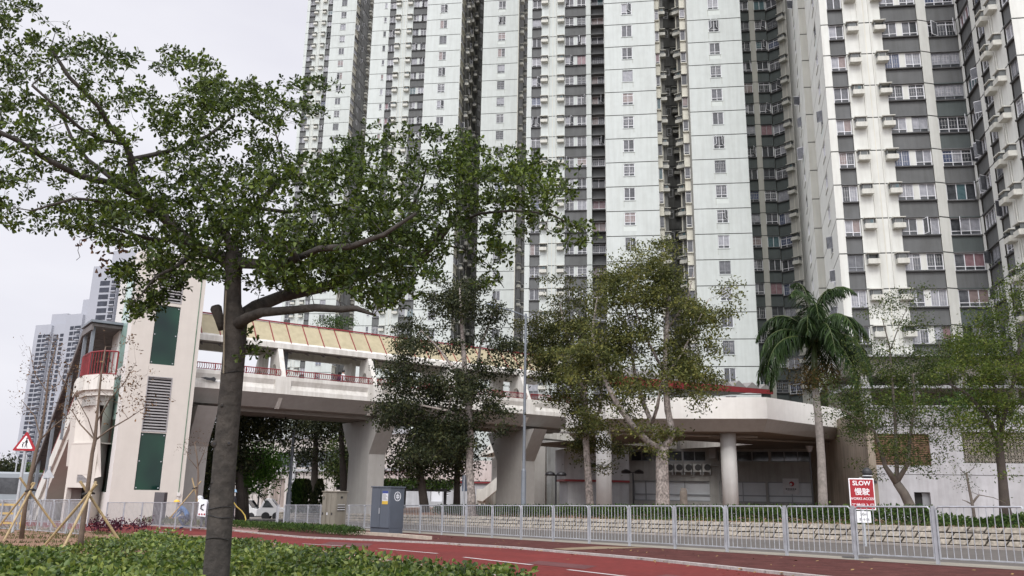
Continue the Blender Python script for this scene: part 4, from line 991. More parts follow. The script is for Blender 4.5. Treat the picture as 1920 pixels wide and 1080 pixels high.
CB = thing('utility_cabinet', 'dark slate electricity cabinet with a round white emblem on its side, on the footway', 'utility cabinet', (pc[0], pc[1], zp(*pc[:2])+.03), rz=rzc)
w_, d_, h_ = 1.0, .72, tz(724, 912, 32.2)-zp(*pc[:2])-.03
build_cab(CB, w_, d_, h_, M_cab, .2, M_cab)
for i in range(2):
    mb = MB(); x0 = -w_/2+.02+i*(w_/2-.01); mb.bx(x0, x0+w_/2-.03, -d_/2-.02, -d_/2, .22, h_-.08, M_cab); D = mb.build('door', CB, bevel=.004)
    if i == 0:
        mb = MB(); mb.bx(-.03, 0.0, -d_/2-.05, -d_/2-.02, h_*.42, h_*.54, M_steel); mb.build('handle', D)
mb = MB(); M_lab = mat('notice_white', (.55, .56, .58), .6, .05, 5); M_labb = mat('notice_blue', (.03, .05, .2), .6); M_laby = mat('notice_yellow', (.5, .33, .04), .6)
mb.bx(.1, .4, -d_/2-.026, -d_/2-.021, h_*.62, h_*.9, M_lab); mb.bx(.1, .4, -d_/2-.03, -d_/2-.0265, h_*.85, h_*.9, M_labb); mb.bx(.1, .4, -d_/2-.03, -d_/2-.0265, h_*.62, h_*.69, M_laby)
for i in range(6): mb.bx(.13, .37-.04*(i % 3), -d_/2-.029, -d_/2-.0268, h_*(.71+.022*i), h_*(.71+.022*i)+.012, M_black)
mb.build('notice', CB)
# emblem on the right side: ring with a looped bar sign
mb = MB(); X = w_/2+.004; zc = h_*.79; M_em = mat('emblem_white', (.7, .72, .75), .5)
def ring(r0, r1, cx_, cz_, m, n=28, X=X, t=.006):
    for j in range(n):
        a, b = 2*math.pi*j/n, 2*math.pi*(j+1)/n
        mb.prism([(X, cx_+r0*math.cos(a), cz_+r0*math.sin(a)), (X, cx_+r1*math.cos(a), cz_+r1*math.sin(a)), (X, cx_+r1*math.cos(b), cz_+r1*math.sin(b)), (X, cx_+r0*math.cos(b), cz_+r0*math.sin(b))], (t, 0, 0), m)
ring(.145, .17, 0, zc, M_em)
mb.bx(X, X+.006, -.075, .075, zc+.03, zc+.05, M_em); mb.bx(X, X+.006, -.075, .075, zc-.05, zc-.03, M_em)
mb.bx(X, X+.006, -.085, -.065, zc-.05, zc+.05, M_em); mb.bx(X, X+.006, .065, .085, zc-.05, zc+.05, M_em)
mb.bx(X+.001, X+.007, -.03, -.012, zc-.11, zc+.11, M_em); mb.bx(X+.001, X+.007, .012, .03, zc-.11, zc+.11, M_em); mb.build('emblem', CB)
pc = at(624, 991, 35.5)
KB = thing('utility_cabinet', 'khaki grey roadside cabinet with vents on a concrete plinth, left of the dark one', 'utility cabinet', (pc[0], pc[1], zp(*pc[:2])+.02), rz=math.radians(-36))
w2, d2, h2_ = .82, .6, tz(624, 921.5, 35.5)-zp(*pc[:2])
build_cab(KB, w2, d2, h2_, M_cab2, .14, M_cab2)
mb = MB(); mb.bx(-.58, .58, -.45, .45, -.1, .1, M_conc); mb.build('footing', KB, bevel=.02)
for i in range(3):
    mb = MB(); x0 = -w2/2+.02+i*(w2/3-.005); mb.bx(x0, x0+w2/3-.03, -d2/2-.015, -d2/2, .17, h2_-.1, M_cab2); D = mb.build('door', KB, bevel=.004)
    mb = MB(); mb.bx(x0+.04, x0+.1, -d2/2-.03, -d2/2-.016, h2_*.4, h2_*.46, M_lab if i == 1 else M_black); mb.build('lock', D); mb = MB(); mb.bx(x0+.06, x0+.12, -d2/2-.02, -d2/2-.016, h2_*.78, h2_*.86, M_black if i == 0 else M_cab2); mb.build('plate', D)
mb = MB()
for i in range(6): mb.bx(w2/2, w2/2+.012, -.2, .2, h2_*(.5+.03*i), h2_*(.5+.03*i)+.02, M_lab if i % 2 else M_ldark)
mb.bx(w2/2, w2/2+.02, -.05, .05, h2_*.82, h2_*.87, M_black); mb.build('vent', KB)
# ---- text
def text(s, size, m, parent, loc, name='lettering', align='CENTER', sx=1, ext=.002, off=0.0):
    c = bpy.data.curves.new('t', 'FONT'); c.body = s; c.size = size; c.align_x = align; c.extrude = ext; c.offset = off; c.resolution_u = 3
    o = bpy.data.objects.new('t', c); COL.objects.link(o); dg = bpy.context.evaluated_depsgraph_get()
    me = bpy.data.meshes.new_from_object(o.evaluated_get(dg)); bpy.data.objects.remove(o); bpy.data.curves.remove(c)
    me.materials.clear(); me.materials.append(m); me.name = name
    n = bpy.data.objects.new(name, me); COL.objects.link(n); n.parent = parent; n.location = loc; n.rotation_euler = (math.pi/2, 0, 0); n.scale = (sx, 1, 1)
    return n
M_sr = mat('sign_red', (.3, .006, .014), .45, .04, 3); M_sw = mat('sign_white', (.75, .75, .76), .5, .03, 3)
# SLOW sign
DS = 24.5; p = at(1621, 985, DS); zb = tz(1621, 956.5, DS); zt_ = tz(1620, 897, DS); SW = np.linalg.norm(at(1643, 920, DS)-at(1597, 920, DS)); zgd = zp(*p[:2])
SG = thing('traffic_sign', 'red rectangular SLOW works access sign on a pole behind the railing', 'sign', (p[0], p[1], zgd), rz=math.radians(-6)); hb, ht = zb-zgd, zt_-zgd
mb = MB(); mb.bx(-SW/2, SW/2, -.02, 0, hb, ht, M_sw); PLt = mb.build('panel', SG, bevel=.01)
mb = MB(); mb.bx(-SW/2+.03, SW/2-.03, -.024, -.0205, hb+.03, ht-.03, M_sr); mb.build('red_face', PLt)
H = ht-hb
text('SLOW', H*.2, M_sw, PLt, (0, -.026, hb+H*.78), sx=1.0, off=.0035)
text('慢駛', H*.24, M_sw, PLt, (0, -.026, hb+H*.49), sx=1.0, off=.002)
text('WORKS ACCESS', H*.108, M_sw, PLt, (0, -.026, hb+H*.32), sx=.98, off=.0008)
text('工地出入口', H*.15, M_sw, PLt, (0, -.026, hb+H*.09), sx=.95, off=.001)
mb = MB(); mb.tube([(0, .03, 0), (0, .03, ht+.03)], .035, M_steel, 8); mb.build('pole', SG)
hp0 = tz(1622, 980, DS)-zgd; mb = MB(); mb.bx(-.19, .19, -.02, 0, hp0, hb-.03, M_sw); P2 = mb.build('distance_plate', SG); hh2 = hb-.03-hp0
text('50m', hh2*.36, M_black, P2, (0, -.022, hp0+hh2*.62)); text('五十米', hh2*.32, M_black, P2, (0, -.022, hp0+hh2*.16))
# black capped bollard lamp behind the sign
p = at(1632, 960, 30); z0 = zp(*p[:2])+BEDH; LM = thing('bollard_lamp', 'black domed lamp standing just behind the red sign', 'lamp', (p[0], p[1], z0))
hz = tz(1632, 893, 30)-z0; mb = MB(); mb.lathe((0, 0, 0), [(.12, 0), (.12, hz-.25)], M_black, 16); mb.build('post', LM, smooth=False)
mb = MB(); mb.lathe((0, 0, hz-.25), [(.3, 0), (.3, .1), (.14, .12), (.14, .3), (.17, .34), (.165, .42), (.12, .5), (.05, .55)], M_black, 20); mb.build('lamp_head', LM)
mb = MB(); mb.lathe((0, 0, hz+.0), [(.168, 0), (.168, .03)], M_lab, 20); mb.build('band', LM)
# warning triangle, left
def tri_sign(label, xc, yt, yb, xw, D, face, poley, rz=0):
    p = at(xc-1, 950, D); zgd = zp(*p[:2]); z0 = tz(xc, yb, D)-zgd; z1 = tz(xc, yt, D)-zgd; w = xw/FPX*D
    T = thing('traffic_sign', label, 'sign', (p[0], p[1], zgd), rz=rz)
    mb = MB(); mb.tube([(0, .04, -.1), (0, .04, z1+.1)], .045, M_steel, 10); mb.build('pole', T)
    def tri(k, y, d, m, mb): 
        zc = z0+(z1-z0)/3; P = [(-w/2, z0), (w/2, z0), (0, z1)]; Q = [(a*k, y, zc+(b-zc)*k) for a, b in P]
        pts = []
        for i in range(3):
            A, B, C = np.array(Q[i-1]), np.array(Q[i]), np.array(Q[(i+1) % 3]); pts += [B+(A-B)*.07, B+(A-B)*.02+(C-B)*.02, B+(C-B)*.07]
        mb.prism(pts, (0, d, 0), m)
    mb = MB(); tri(1, -.02, .03, M_sr if face else M_steel, mb); F = mb.build('panel', T)
    if face:
        mb = MB(); tri(.68, -.026, .004, M_sw, mb); mb.build('white_face', F)
        mb = MB(); s = (z1-z0)/10; zb = z0+s*1.7; x = w*.05
        def lim(a, b, r): mb.tube([(a[0]*s+x, -.029, zb+a[1]*s), (b[0]*s+x, -.029, zb+b[1]*s)], r*s, M_black, 6)
        mb.tube([(x, -.027, zb+4.6*s), (x, -.033, zb+4.6*s)], .42*s, M_black, 12); mb.tube([(x-1.7*s, -.027, zb+2.35*s), (x-1.7*s, -.033, zb+2.35*s)], .3*s, M_black, 12)
        lim((0, 2.2), (0, 4), .42); lim((-.1, 2.2), (-.55, 0), .2); lim((.1, 2.2), (.6, 0), .2); lim((-.1, 3.8), (-1.1, 2.2), .13); lim((.1, 3.8), (.75, 2.3), .13)
        lim((-1.7, 1.0), (-1.7, 1.9), .25); lim((-1.75, 1.1), (-2.0, 0), .12); lim((-1.65, 1.1), (-1.4, 0), .12); lim((-1.6, 1.8), (-1.1, 2.2), .09); lim((-1.75, 1.8), (-2.2, 1.2), .09)
        mb.build('pictogram', F)
    return T
tri_sign('red-bordered triangular warning sign showing an adult leading a child', 30.5, 808, 845, 45, 26.5, True, 990)
tri_sign('back of a grey triangular sign in front of the cream staircase', 83, 878, 896, 24, 40, False, 960)
# blue-grey sign seen from behind near x 868
p = at(869, 960, 47); z0 = -1.3; BS = thing('traffic_sign', 'blue-grey rectangular sign board on a thin pole beside the dark tree trunk', 'sign', (p[0], p[1], z0))
mb = MB(); mb.tube([(0, 0, 0), (0, 0, tz(869, 890, 47)-z0)], .05, M_steel, 8); mb.build('pole', BS); mb = MB(); mb.bx(-.12, .4, .06, .1, tz(869, 921, 47)-z0, tz(869, 892, 47)-z0, mat('sign_back_blue', (.09, .12, .18), .5)); mb.build('panel', BS)
# ---- street lamp over the deck
p = at(981, 965, 46); z0 = -1.3; SLm = thing('street_lamp', 'tall grey street lamp with a single curved arm and oval head above the footbridge', 'street lamp', (p[0], p[1], z0)); zt = tz(981, 588, 46)-z0
mb = MB(); mb.tube([(0, 0, 0), (0, 0, 2.6), (0, 0, 2.7), (0, 0, zt)], [.14, .13, .09, .06], M_steelb, 12); mb.build('pole', SLm)
a = at(984, 593, 46)-np.array([p[0], p[1], z0]); b = at(938, 578, 45.5)-np.array([p[0], p[1], z0])
mb = MB(); mb.tube([a, (a*2+b)/3+np.array([0, 0, .05]), (a+2*b)/3+np.array([0, 0, .07]), b], .04, M_steelb, 8); mb.tube([a, a+(a-b)*.28], .03, M_steelb, 6); mb.build('arm', SLm)
mb = MB(); d = (b-a)/np.linalg.norm(b-a); mb.tube([b-d*.05, b+d*.15, b+d*.4, b+d*.65, b+d*.8], [.06, .12, .14, .1, .04], mat('lamp_head_grey', (.3, .33, .4), .4), 10); mb.build('lamp_head', SLm, smooth=True)
# ---- park lamps with twin dark heads, thin lamps
def post_lamp(label, x, yb, yt, D, heads, style='disc', z0=-1.15):
    p = at(x, yb, D); T = thing('park_lamp', label, 'lamp', (p[0], p[1], z0)); h = tz(x, yt, D)-z0
    mb = MB(); mb.tube([(0, 0, 0), (0, 0, h)], .06, M_black, 8); mb.build('post', T)
    for hx in heads:
        mb = MB()
        if hx: mb.tube([(0, 0, h), (hx, 0, h)], .03, M_black, 6)
        if style == 'disc': mb.lathe((hx, 0, h-.08), [(.33, 0), (.36, .1), (.3, .2), (.1, .3)], M_black, 16)
        else: mb.lathe((hx, 0, h-.1), [(.1, 0), (.14, .05), (.26, .38), (.28, .42)], M_louv, 12)
        mb.build('lamp_head', T)
post_lamp('black twin-headed park lamp right of the bridge pier', 1042, 960, 890, 60, (-.4, .4))
post_lamp('black twin-headed park lamp in front of the shaded podium windows', 1188, 960, 886, 62, (-.5, .45))
post_lamp('slim dark lamp with a flared head beside the palm trunk', 1526, 960, 845, 58, (0,), 'cone')
post_lamp('black round-headed lamp beneath the bridge, left of the parked cars', 484, 940, 914, 80, (0,), z0=-2)
post_lamp('curved black lamp under the bridge in front of the shuttered building', 549, 945, 908, 75, (0, .6), z0=-2)
p = at(540, 950, 60); PO = thing('street_lamp', 'grey lamp post standing between the trees beneath the footbridge', 'street lamp', (p[0], p[1], -2)); mb = MB(); hh = tz(540, 870, 60)+2; mb.tube([(0, 0, 0), (0, 0, hh*.5), (0, 0, hh*.52), (0, 0, hh+2.5)], [.2, .18, .12, .1], M_steelb, 8); mb.build('pole', PO)
# wooden stump post behind the railing
p = at(1283, 970, 40); mb = MB(); mb.tube([(p[0], p[1], -1.2), (p[0], p[1], tz(1283, 917, 40)-.15), (p[0]+.02, p[1], tz(1283, 915, 40))], [.2, .17, .12], mat('old_wood', (.13, .11, .09), .95, .3, 4, .5), 9); tag(mb.build('wooden_post'), 'weathered dark wooden stump post in the hedge behind the railing', 'post')
# podium notice with red emblem
p0 = ps(1483, 912); NB = thing('notice_board', 'pale notice with a red round emblem on the podium window right of the second column', 'notice', PS.p(p0[0], p0[1], .08), rz=math.atan2(PS.t[1], PS.t[0]))
mb = MB(); mb.bx(-.62, .62, 0, .04, -.62, .62, mat('notice_board_white', (.5, .49, .5), .5)); mb.build('board', NB)
mb = MB(); mb.tube([(.07, -.001, .2), (.07, -.02, .2)], .2, M_sr, 20); mb.tube([(.0, -.021, .16), (.0, -.026, .16)], .1, M_lab, 14); mb.build('emblem', NB)
mb = MB()
for i in range(6): mb.bx(-.42+i*.14, -.31+i*.14, -.006, 0, -.26, -.16, M_black)
mb.bx(-.3, .3, -.006, 0, -.36, -.33, M_black); mb.build('print', NB)
# ---- vehicles
def car(label, x0, x1, yroof, D, col, cat='car', hgt=1.75, rz=0, name='parked_car'):
    a = at(x0, 940, D); b = at(x1, 940, D); w = np.linalg.norm(b[:2]-a[:2]); c = (a+b)/2; zr = tz((x0+x1)/2, yroof, D)
    T = thing(name, label, cat, (c[0], c[1], zr-hgt), rz=rz); M = mat('car_paint_'+name+str(int(x0)), col, .25, .02, 2); L = w; Wd = 1.7
    mb = MB(); prof = [(-L/2, .35), (-L/2, .85), (-L/2+.25, 1.0), (-L/2+.55, hgt-.08), (-L/2+.8, hgt), (L/2-1.6, hgt), (L/2-1.3, hgt-.06), (L/2-.75, 1.05), (L/2-.1, .9), (L/2, .6), (L/2, .35)]
    mb.prism([(x, -Wd/2, z) for x, z in prof], (0, Wd, 0), M); mb.build('body', T, bevel=.06)
    mb = MB()
    for y in (-Wd/2-.01, Wd/2): mb.prism([(-L/2+.42, y, 1.02), (-L/2+.68, y, hgt-.16), (L/2-1.55, y, hgt-.16), (L/2-1.05, y, 1.02)], (0, .01, 0), M_g[0])
    mb.prism([(L/2-.8, -Wd/2+.12, 1.1), (L/2-.8, Wd/2-.12, 1.1), (L/2-1.27, Wd/2-.16, hgt-.1), (L/2-1.27, -Wd/2+.16, hgt-.1)], (.03, 0, .03), M_g[0]); mb.build('window', T)
    for sx in (-L/2+.75, L/2-.8):
        for sy in (-Wd/2-.02, Wd/2-.18):
            mb = MB(); mb.tube([(sx, sy, .33), (sx, sy+.2, .33)], .33, M_black, 16); mb.build('wheel', T)
    return T
car('white parked car beneath the bridge, nearest the palm, with its windscreen showing', 486, 540, 934.5, 72, (.55, .55, .56), rz=.15)
car('second white car parked left of the one with the clear windscreen', 452, 494, 938, 80, (.6, .6, .6))
car('pinkish white car mostly behind the street tree trunk', 405, 460, 936, 70, (.6, .5, .5))
# coach at left
a = at(8, 900, 62); b = at(52, 900, 58); T = thing('coach', 'grey coach with dark side windows at the far left behind the railing', 'coach', (*((a+b)/2)[:2], -2.0), rz=.1); L = 9; h = tz(30, 885, 60)+2.0
mb = MB(); mb.bx(-L+1, .9, 0, 2.4, .4, h, mat('coach_paint', (.25, .28, .30), .3, .05, 2)); mb.build('body', T, bevel=.12)
mb = MB(); mb.bx(-L+1.3, .3, -.02, 0, 1.5, h-.4, M_g[0]); mb.bx(.9, .92, .2, 2.2, 1.3, h-.3, M_g[0]); mb.build('window', T)
for x in (-L+2.5, -.5): mb = MB(); mb.tube([(x, -.03, .5), (x, .3, .5)], .5, M_black, 18); mb.build('wheel', T)
# yellow plastic barrier at left
p = at(18, 965, 33); YB = thing('barrier', 'yellow plastic barrier on the ground behind the left railing', 'barrier', (p[0], p[1], zp(*p[:2]))); M_by = mat('barrier_yellow', (.6, .38, .04), .5, .1, 3)
mb = MB(); 
for x in (-.5, .5): mb.bx(x-.04, x+.04, -.03, .03, .1, 1, M_by)
for z in (.25, .6, .92): mb.bx(-.46, .46, -.02, .02, z, z+.08, M_by)
mb.build('frame', YB); mb = MB(); mb.bx(-.62, -.38, -.25, .25, 0, .1, M_by); mb.bx(.38, .62, -.25, .25, 0, .1, M_by); mb.build('foot', YB)
# bollard box beside tower, white electrical box, thin poles
for x, y0, D, lab in ((34, 855, 70, 'left'), (17, 858, 85, 'farther left')):
    p = at(x, 960, D); mb = MB(); zt = tz(x, y0, D); mb.tube([(p[0], p[1], -2.3), (p[0], p[1], zt), (p[0]-.3, p[1], zt+.4), (p[0]-1.0, p[1], zt+.45)], [.08, .06, .05, .07], M_steel, 8)
    tag(mb.build('street_lamp'), 'thin distant grey lamp post behind the triangular sign, %s' % ('closer to it' if x == 34 else 'nearer the frame edge'), 'street lamp')
p = at(296, 980, 44); mb = MB(); mb.bx(p[0]-.25, p[0]+.25, p[1]-.2, p[1]+.2, -2, tz(296, 923, 44), mat('pillar_box_grey', (.08, .075, .08), .6)); tag(mb.build('pillar_box'), 'slim dark grey pillar box against the lift tower behind the railing', 'cabinet')
# yellow hose
mb = MB(); hp = [at(x, y, D) for x, y, D in ((436, 939, 40), (444, 950, 40.2), (453, 958, 40.4), (459, 966, 40.5), (461, 974, 40.5), (459, 981, 40.5))]; mb.tube(hp, .028, mat('hose_yellow', (.55, .42, .1), .5), 6); tag(mb.build('hose'), 'pale yellow hose curving down beside the street tree trunk', 'hose')
# bird-like nest / dark plant on the bridge beam: torn netting
mb = MB(); q = [bp(bs(x, y), -.05, bz(x, y)) for x, y in ((376, 708), (384, 707.5), (394, 709), (400, 707), (404, 711), (402, 716), (396, 714), (388, 713))]
mb.prism(q, (*(-BN*.12), 0), M_black); mb.tube([bp(bs(404), -.06, bz(404, 715)), bp(bs(415), -.06, bz(415, 716))], .03, M_lab, 5); tag(mb.build('bird'), 'dark bird-like shape against the white bridge fascia beside the street tree trunk', 'bird')

# ================================================================ PEOPLE (skin-modifier bodies)
SKIN = mat('skin', (.38, .22, .15), .6, .05, 5)
def person(label, loc, rz, J, cloth, legm, hat=None, vest=None):
    """J: joint dict in metres, local; x forward"""
    T = thing('person', label, 'person', loc, rz=rz)
    V = ['pel', 'waist', 'chest', 'neck', 'head', 'shL', 'elL', 'haL', 'shR', 'elR', 'haR', 'hipL', 'knL', 'anL', 'toL', 'hipR', 'knR', 'anR', 'toR']
    E_ = [('pel', 'waist'), ('waist', 'chest'), ('chest', 'neck'), ('neck', 'head'), ('chest', 'shL'), ('shL', 'elL'), ('elL', 'haL'), ('chest', 'shR'), ('shR', 'elR'), ('elR', 'haR'), ('pel', 'hipL'), ('hipL', 'knL'), ('knL', 'anL'), ('anL', 'toL'), ('pel', 'hipR'), ('hipR', 'knR'), ('knR', 'anR'), ('anR', 'toR')]
    R = dict(pel=.14, waist=.13, chest=.15, neck=.055, head=.1, shL=.075, elL=.05, haL=.035, shR=.075, elR=.05, haR=.035, hipL=.1, knL=.065, anL=.045, toL=.04, hipR=.1, knR=.065, anR=.045, toR=.04)
    me = bpy.data.meshes.new('body'); me.from_pydata([J[v] for v in V], [(V.index(a), V.index(b)) for a, b in E_], [])
    o = bpy.data.objects.new('body', me); COL.objects.link(o); m = o.modifiers.new('s', 'SKIN'); 
    for i, v in enumerate(V): me.skin_vertices[0].data[i].radius = (R[v], R[v]*(.8 if v in ('chest', 'waist') else 1)); 
    me.skin_vertices[0].data[0].use_root = True
    m2 = o.modifiers.new('u', 'SUBSURF'); m2.levels = 1; dg = bpy.context.evaluated_depsgraph_get(); nm = bpy.data.meshes.new_from_object(o.evaluated_get(dg)); bpy.data.objects.remove(o)
    for k in (SKIN, cloth, legm): nm.materials.append(k)
    hz = J['neck'][2]; hv = np.array([J['head'], J['neck'], J['haL'], J['haR']])
    for p in nm.polygons:
        c = np.array(p.center); p.use_smooth = True
        if np.linalg.norm(c-np.array(J['head'])) < .17 or min(np.linalg.norm(c-np.array(J['haL'])), np.linalg.norm(c-np.array(J['haR']))) < .11: p.material_index = 0
        else:
            dl = min(np.linalg.norm(c-np.array(J[k])) for k in ('pel', 'knL', 'knR', 'anL', 'anR', 'hipL', 'hipR', 'toL', 'toR')); du = min(np.linalg.norm(c-np.array(J[k])) for k in ('chest', 'waist', 'shL', 'shR', 'elL', 'elR'))
            p.material_index = 2 if dl < du else 1
    nm.name = 'body'; b = bpy.data.objects.new('body', nm); COL.objects.link(b); b.parent = T
    h = np.array(J['head']); mb = MB()
    if hat:
        mb.lathe(h+np.array([.02, 0, .02]), [(.17, 0), (.135, .02), (.13, .07), (.09, .125), (.03, .14)], hat, 14); mb.build('helmet', T, smooth=False)
    else:
        mb.lathe(h+np.array([-.02, 0, -.03]), [(.1, 0), (.115, .06), (.1, .13), (.05, .165)], M_black, 12); mb.build('hair', T, smooth=True)
    return T
kneel = dict(pel=(0, 0, .5), waist=(.1, 0, .68), chest=(.3, 0, .86), neck=(.45, 0, .97), head=(.56, 0, 1.06), shL=(.33, .19, .88), elL=(.5, .22, .62), haL=(.66, .12, .42), shR=(.33, -.19, .88), elR=(.5, -.22, .62), haR=(.66, -.12, .42),
             hipL=(.02, .11, .46), knL=(.38, .16, .5), anL=(.12, .14, .09), toL=(.3, .15, .04), hipR=(.02, -.11, .46), knR=(.3, -.16, .12), anR=(-.12, -.14, .1), toR=(-.1, -.15, .03))
stand = dict(pel=(0, 0, .92), waist=(0, 0, 1.1), chest=(0, 0, 1.32), neck=(.01, 0, 1.5), head=(.03, 0, 1.62), shL=(0, .2, 1.4), elL=(.02, .25, 1.12), haL=(.12, .24, .9), shR=(0, -.2, 1.4), elR=(.02, -.25, 1.12), haR=(.12, -.24, .9),
             hipL=(0, .1, .88), knL=(.04, .11, .5), anL=(-.02, .11, .09), toL=(.14, .13, .04), hipR=(0, -.1, .88), knR=(.04, -.11, .5), anR=(.02, -.11, .09), toR=(.18, -.13, .04))
bend = dict(stand); bend.update(waist=(.1, 0, 1.05), chest=(.32, 0, 1.15), neck=(.47, 0, 1.2), head=(.58, 0, 1.24), shL=(.34, .2, 1.17), elL=(.42, .22, .9), haL=(.5, .14, .66), shR=(.34, -.2, 1.17), elR=(.42, -.22, .9), haR=(.5, -.14, .66))
M_navy = mat('cloth_navy', (.03, .05, .11), .9, .2, 6); M_blue = mat('cloth_blue', (.06, .16, .36), .9, .2, 6); M_wht = mat('cloth_white', (.68, .7, .72), .85, .06, 5); M_dk = mat('cloth_dark', (.04, .04, .05), .9)
M_hy = mat('helmet_yellow', (.65, .4, .05), .4); M_hb = mat('helmet_blue', (.3, .45, .6), .4)
p = at(352, 985, 37.5); person('worker in a yellow helmet and blue clothes crouching behind the railing by the lift tower', (p[0], p[1], zp(*p[:2])), math.pi, kneel, M_blue, M_navy, M_hy)
p = at(381, 990, 37); person('worker in a white vest stooping behind the railing, half hidden by the street tree trunk', (p[0], p[1], zp(*p[:2])), math.pi*.75, bend, M_wht, M_dk, M_lab)
p = at(431, 985, 42); person('worker in a pale blue cap standing right behind the street tree trunk', (p[0], p[1], zp(*p[:2])), -.3, stand, M_dk, M_dk, M_hb)
def bper(label, x, y, n, cloth):
    s = bs(x, y); r = bp(s, n, zpar-.75); person(label, tuple(r), math.atan2(BE[1], BE[0]), stand, cloth, M_dk)
bper('person in a pale shirt walking on the footbridge, in its second open bay', 657, 705, 1.3, M_wht)
bper('person in dark clothes on the footbridge, just right of the walker in the pale shirt', 664, 706, 2.6, M_navy)
p = at(1300, 800, 1)
# hanging white banner vest on the railing behind trunk: tool bag
mb = MB(); a = at(374, 938, 33.2); b = at(388, 938, 33.2); u = (b-a); mb.prism([a, b, b+np.array([0, 0, -.62]), a+np.array([0, 0, -.58])+u*-.05], (0, .06, 0), M_wht)
VB = mb.build('safety_vest'); tag(VB, 'white vest with a dark print hanging on the railing beside the trunk', 'vest')
mb = MB(); c = (a+b)/2+np.array([0, -.01, -.25]); mb.tube([c+np.array([.06, 0, .1]), c+np.array([-.04, 0, .06]), c+np.array([-.06, 0, -.05]), c+np.array([.05, 0, -.12])], .025, M_black, 6)
for i in range(3): mb.bx(c[0]-.12+i*.1, c[0]-.07+i*.1, c[1]-.01, c[1]+.0, c[2]-.3, c[2]-.24, M_sr)
mb.build('print', VB)
# ================================================================ VEGETATION
def leaf_arrays(C, Dr, L, Wd, rng, obov=True, curl=.15):
    """C (n,3) base points, Dr (n,3) unit directions, L,Wd arrays. returns V (n*6,3), F (n*2,4)"""
    n = len(C); r = rng.normal(size=(n, 3)); s = np.cross(Dr, r); s /= np.linalg.norm(s, axis=1)[:, None]+1e-9; up = np.cross(s, Dr)
    L = L[:, None]; Wd = Wd[:, None]; a, b = (.45, .8) if obov else (.3, .7); wa, wb = (.32, .5) if obov else (.45, .38)
    V = np.stack([C, C+Dr*L*a-s*Wd*wa+up*Wd*curl, C+Dr*L*b-s*Wd*wb+up*Wd*curl, C+Dr*L, C+Dr*L*b+s*Wd*wb+up*Wd*curl, C+Dr*L*a+s*Wd*wa+up*Wd*curl], 1).reshape(-1, 3)
    i = np.arange(n)[:, None]*6; F = np.concatenate([i+np.array([[0, 3, 2, 1]]), i+np.array([[0, 5, 4, 3]])], 1).reshape(-1, 4)
    return V, F
def quad_leaves(C, Dr, L, Wd, rng):
    n = len(C); r = rng.normal(size=(n, 3)); s = np.cross(Dr, r); s /= np.linalg.norm(s, axis=1)[:, None]+1e-9
    L = L[:, None]; Wd = Wd[:, None]
    V = np.stack([C, C+Dr*L*.5-s*Wd*.5, C+Dr*L, C+Dr*L*.5+s*Wd*.5], 1).reshape(-1, 3); F = np.arange(n*4).reshape(-1, 4)
    return V, F
def unit(v): return v/(np.linalg.norm(v, axis=1)[:, None]+1e-9)
def grow(limbs, targets, rng, sag=.0, twig=.004, seg=.35, jit=.12, maxr=None):
    """limbs: list of (pts (k,3), radii) ; returns list of tubes; connects every target to the nearest node"""
    N = []; R = []; tubes = [(p, r) for p, r in limbs]
    for p, r in limbs:
        for a, b, ra, rb in zip(p[:-1], p[1:], r[:-1], r[1:]):
            k = max(1, int(np.linalg.norm(b-a)/seg))
            for j in range(k): N.append(a+(b-a)*j/k); R.append(ra+(rb-ra)*j/k)
        N.append(p[-1]); R.append(r[-1])
    N = np.array(N); R = np.array(R); T = np.array(targets)
    d0 = np.array([np.min(np.sum((N-t)**2, 1)) for t in T]); order = np.argsort(d0); cap = len(N)
    buf = np.zeros((cap+len(T)*8, 3)); buf[:cap] = N; rb_ = np.zeros(len(buf)); rb_[:cap] = R; n = cap; ends = []
    for i in order:
        t = T[i]; d = np.sum((buf[:n]-t)**2, 1); j = int(np.argmin(d)); a = buf[j]; L = math.sqrt(d[j]); k = max(1, min(7, int(L/seg)+1)); r0 = min(rb_[j]*.7, twig+.012*L*(twig/.004)**.5); r1 = max(twig*.5, r0*.45)
        pts = [a]; 
        for q in range(1, k+1):
            f = q/k; p = a+(t-a)*f; 
            if q < k: p = p+rng.normal(size=3)*L*jit/k**.5; p[2] -= math.sin(f*math.pi)*L*sag
            pts.append(p); buf[n] = p; rb_[n] = r0+(r1-r0)*f; n += 1
        tubes.append((np.array(pts), np.linspace(r0, r1, k+1))); ends.append((t, unit((t-pts[-2])[None])[0]))
    return tubes, ends
def tubes_mesh(name, tubes, m, parent, nseg=(9, 5, 3)):
    mb = MB()
    for p, r in tubes: n = nseg[0] if r[0] > .05 else (nseg[1] if r[0] > .015 else nseg[2]); mb.tube(list(p), list(r), m, n, cap=r[0] > .02)
    return mb.build(name, parent, smooth=True)
def inpoly(x, y, P):
    c = False; j = len(P)-1
    for i in range(len(P)):
        if ((P[i][1] > y) != (P[j][1] > y)) and (x < (P[j][0]-P[i][0])*(y-P[i][1])/(P[j][1]-P[i][1])+P[i][0]): c = not c
        j = i
    return c
BARK_A = mat('bark_smooth_grey', (.046, .04, .034), .9, .35, 2.2, 1.0, fine=11, fs=.22, streak=.2)
def px_limb(pts, D):
    P = np.array([at(x, y, D+dd) for x, y, r, dd in pts]); R = [r for x, y, r, dd in pts]; return P, R
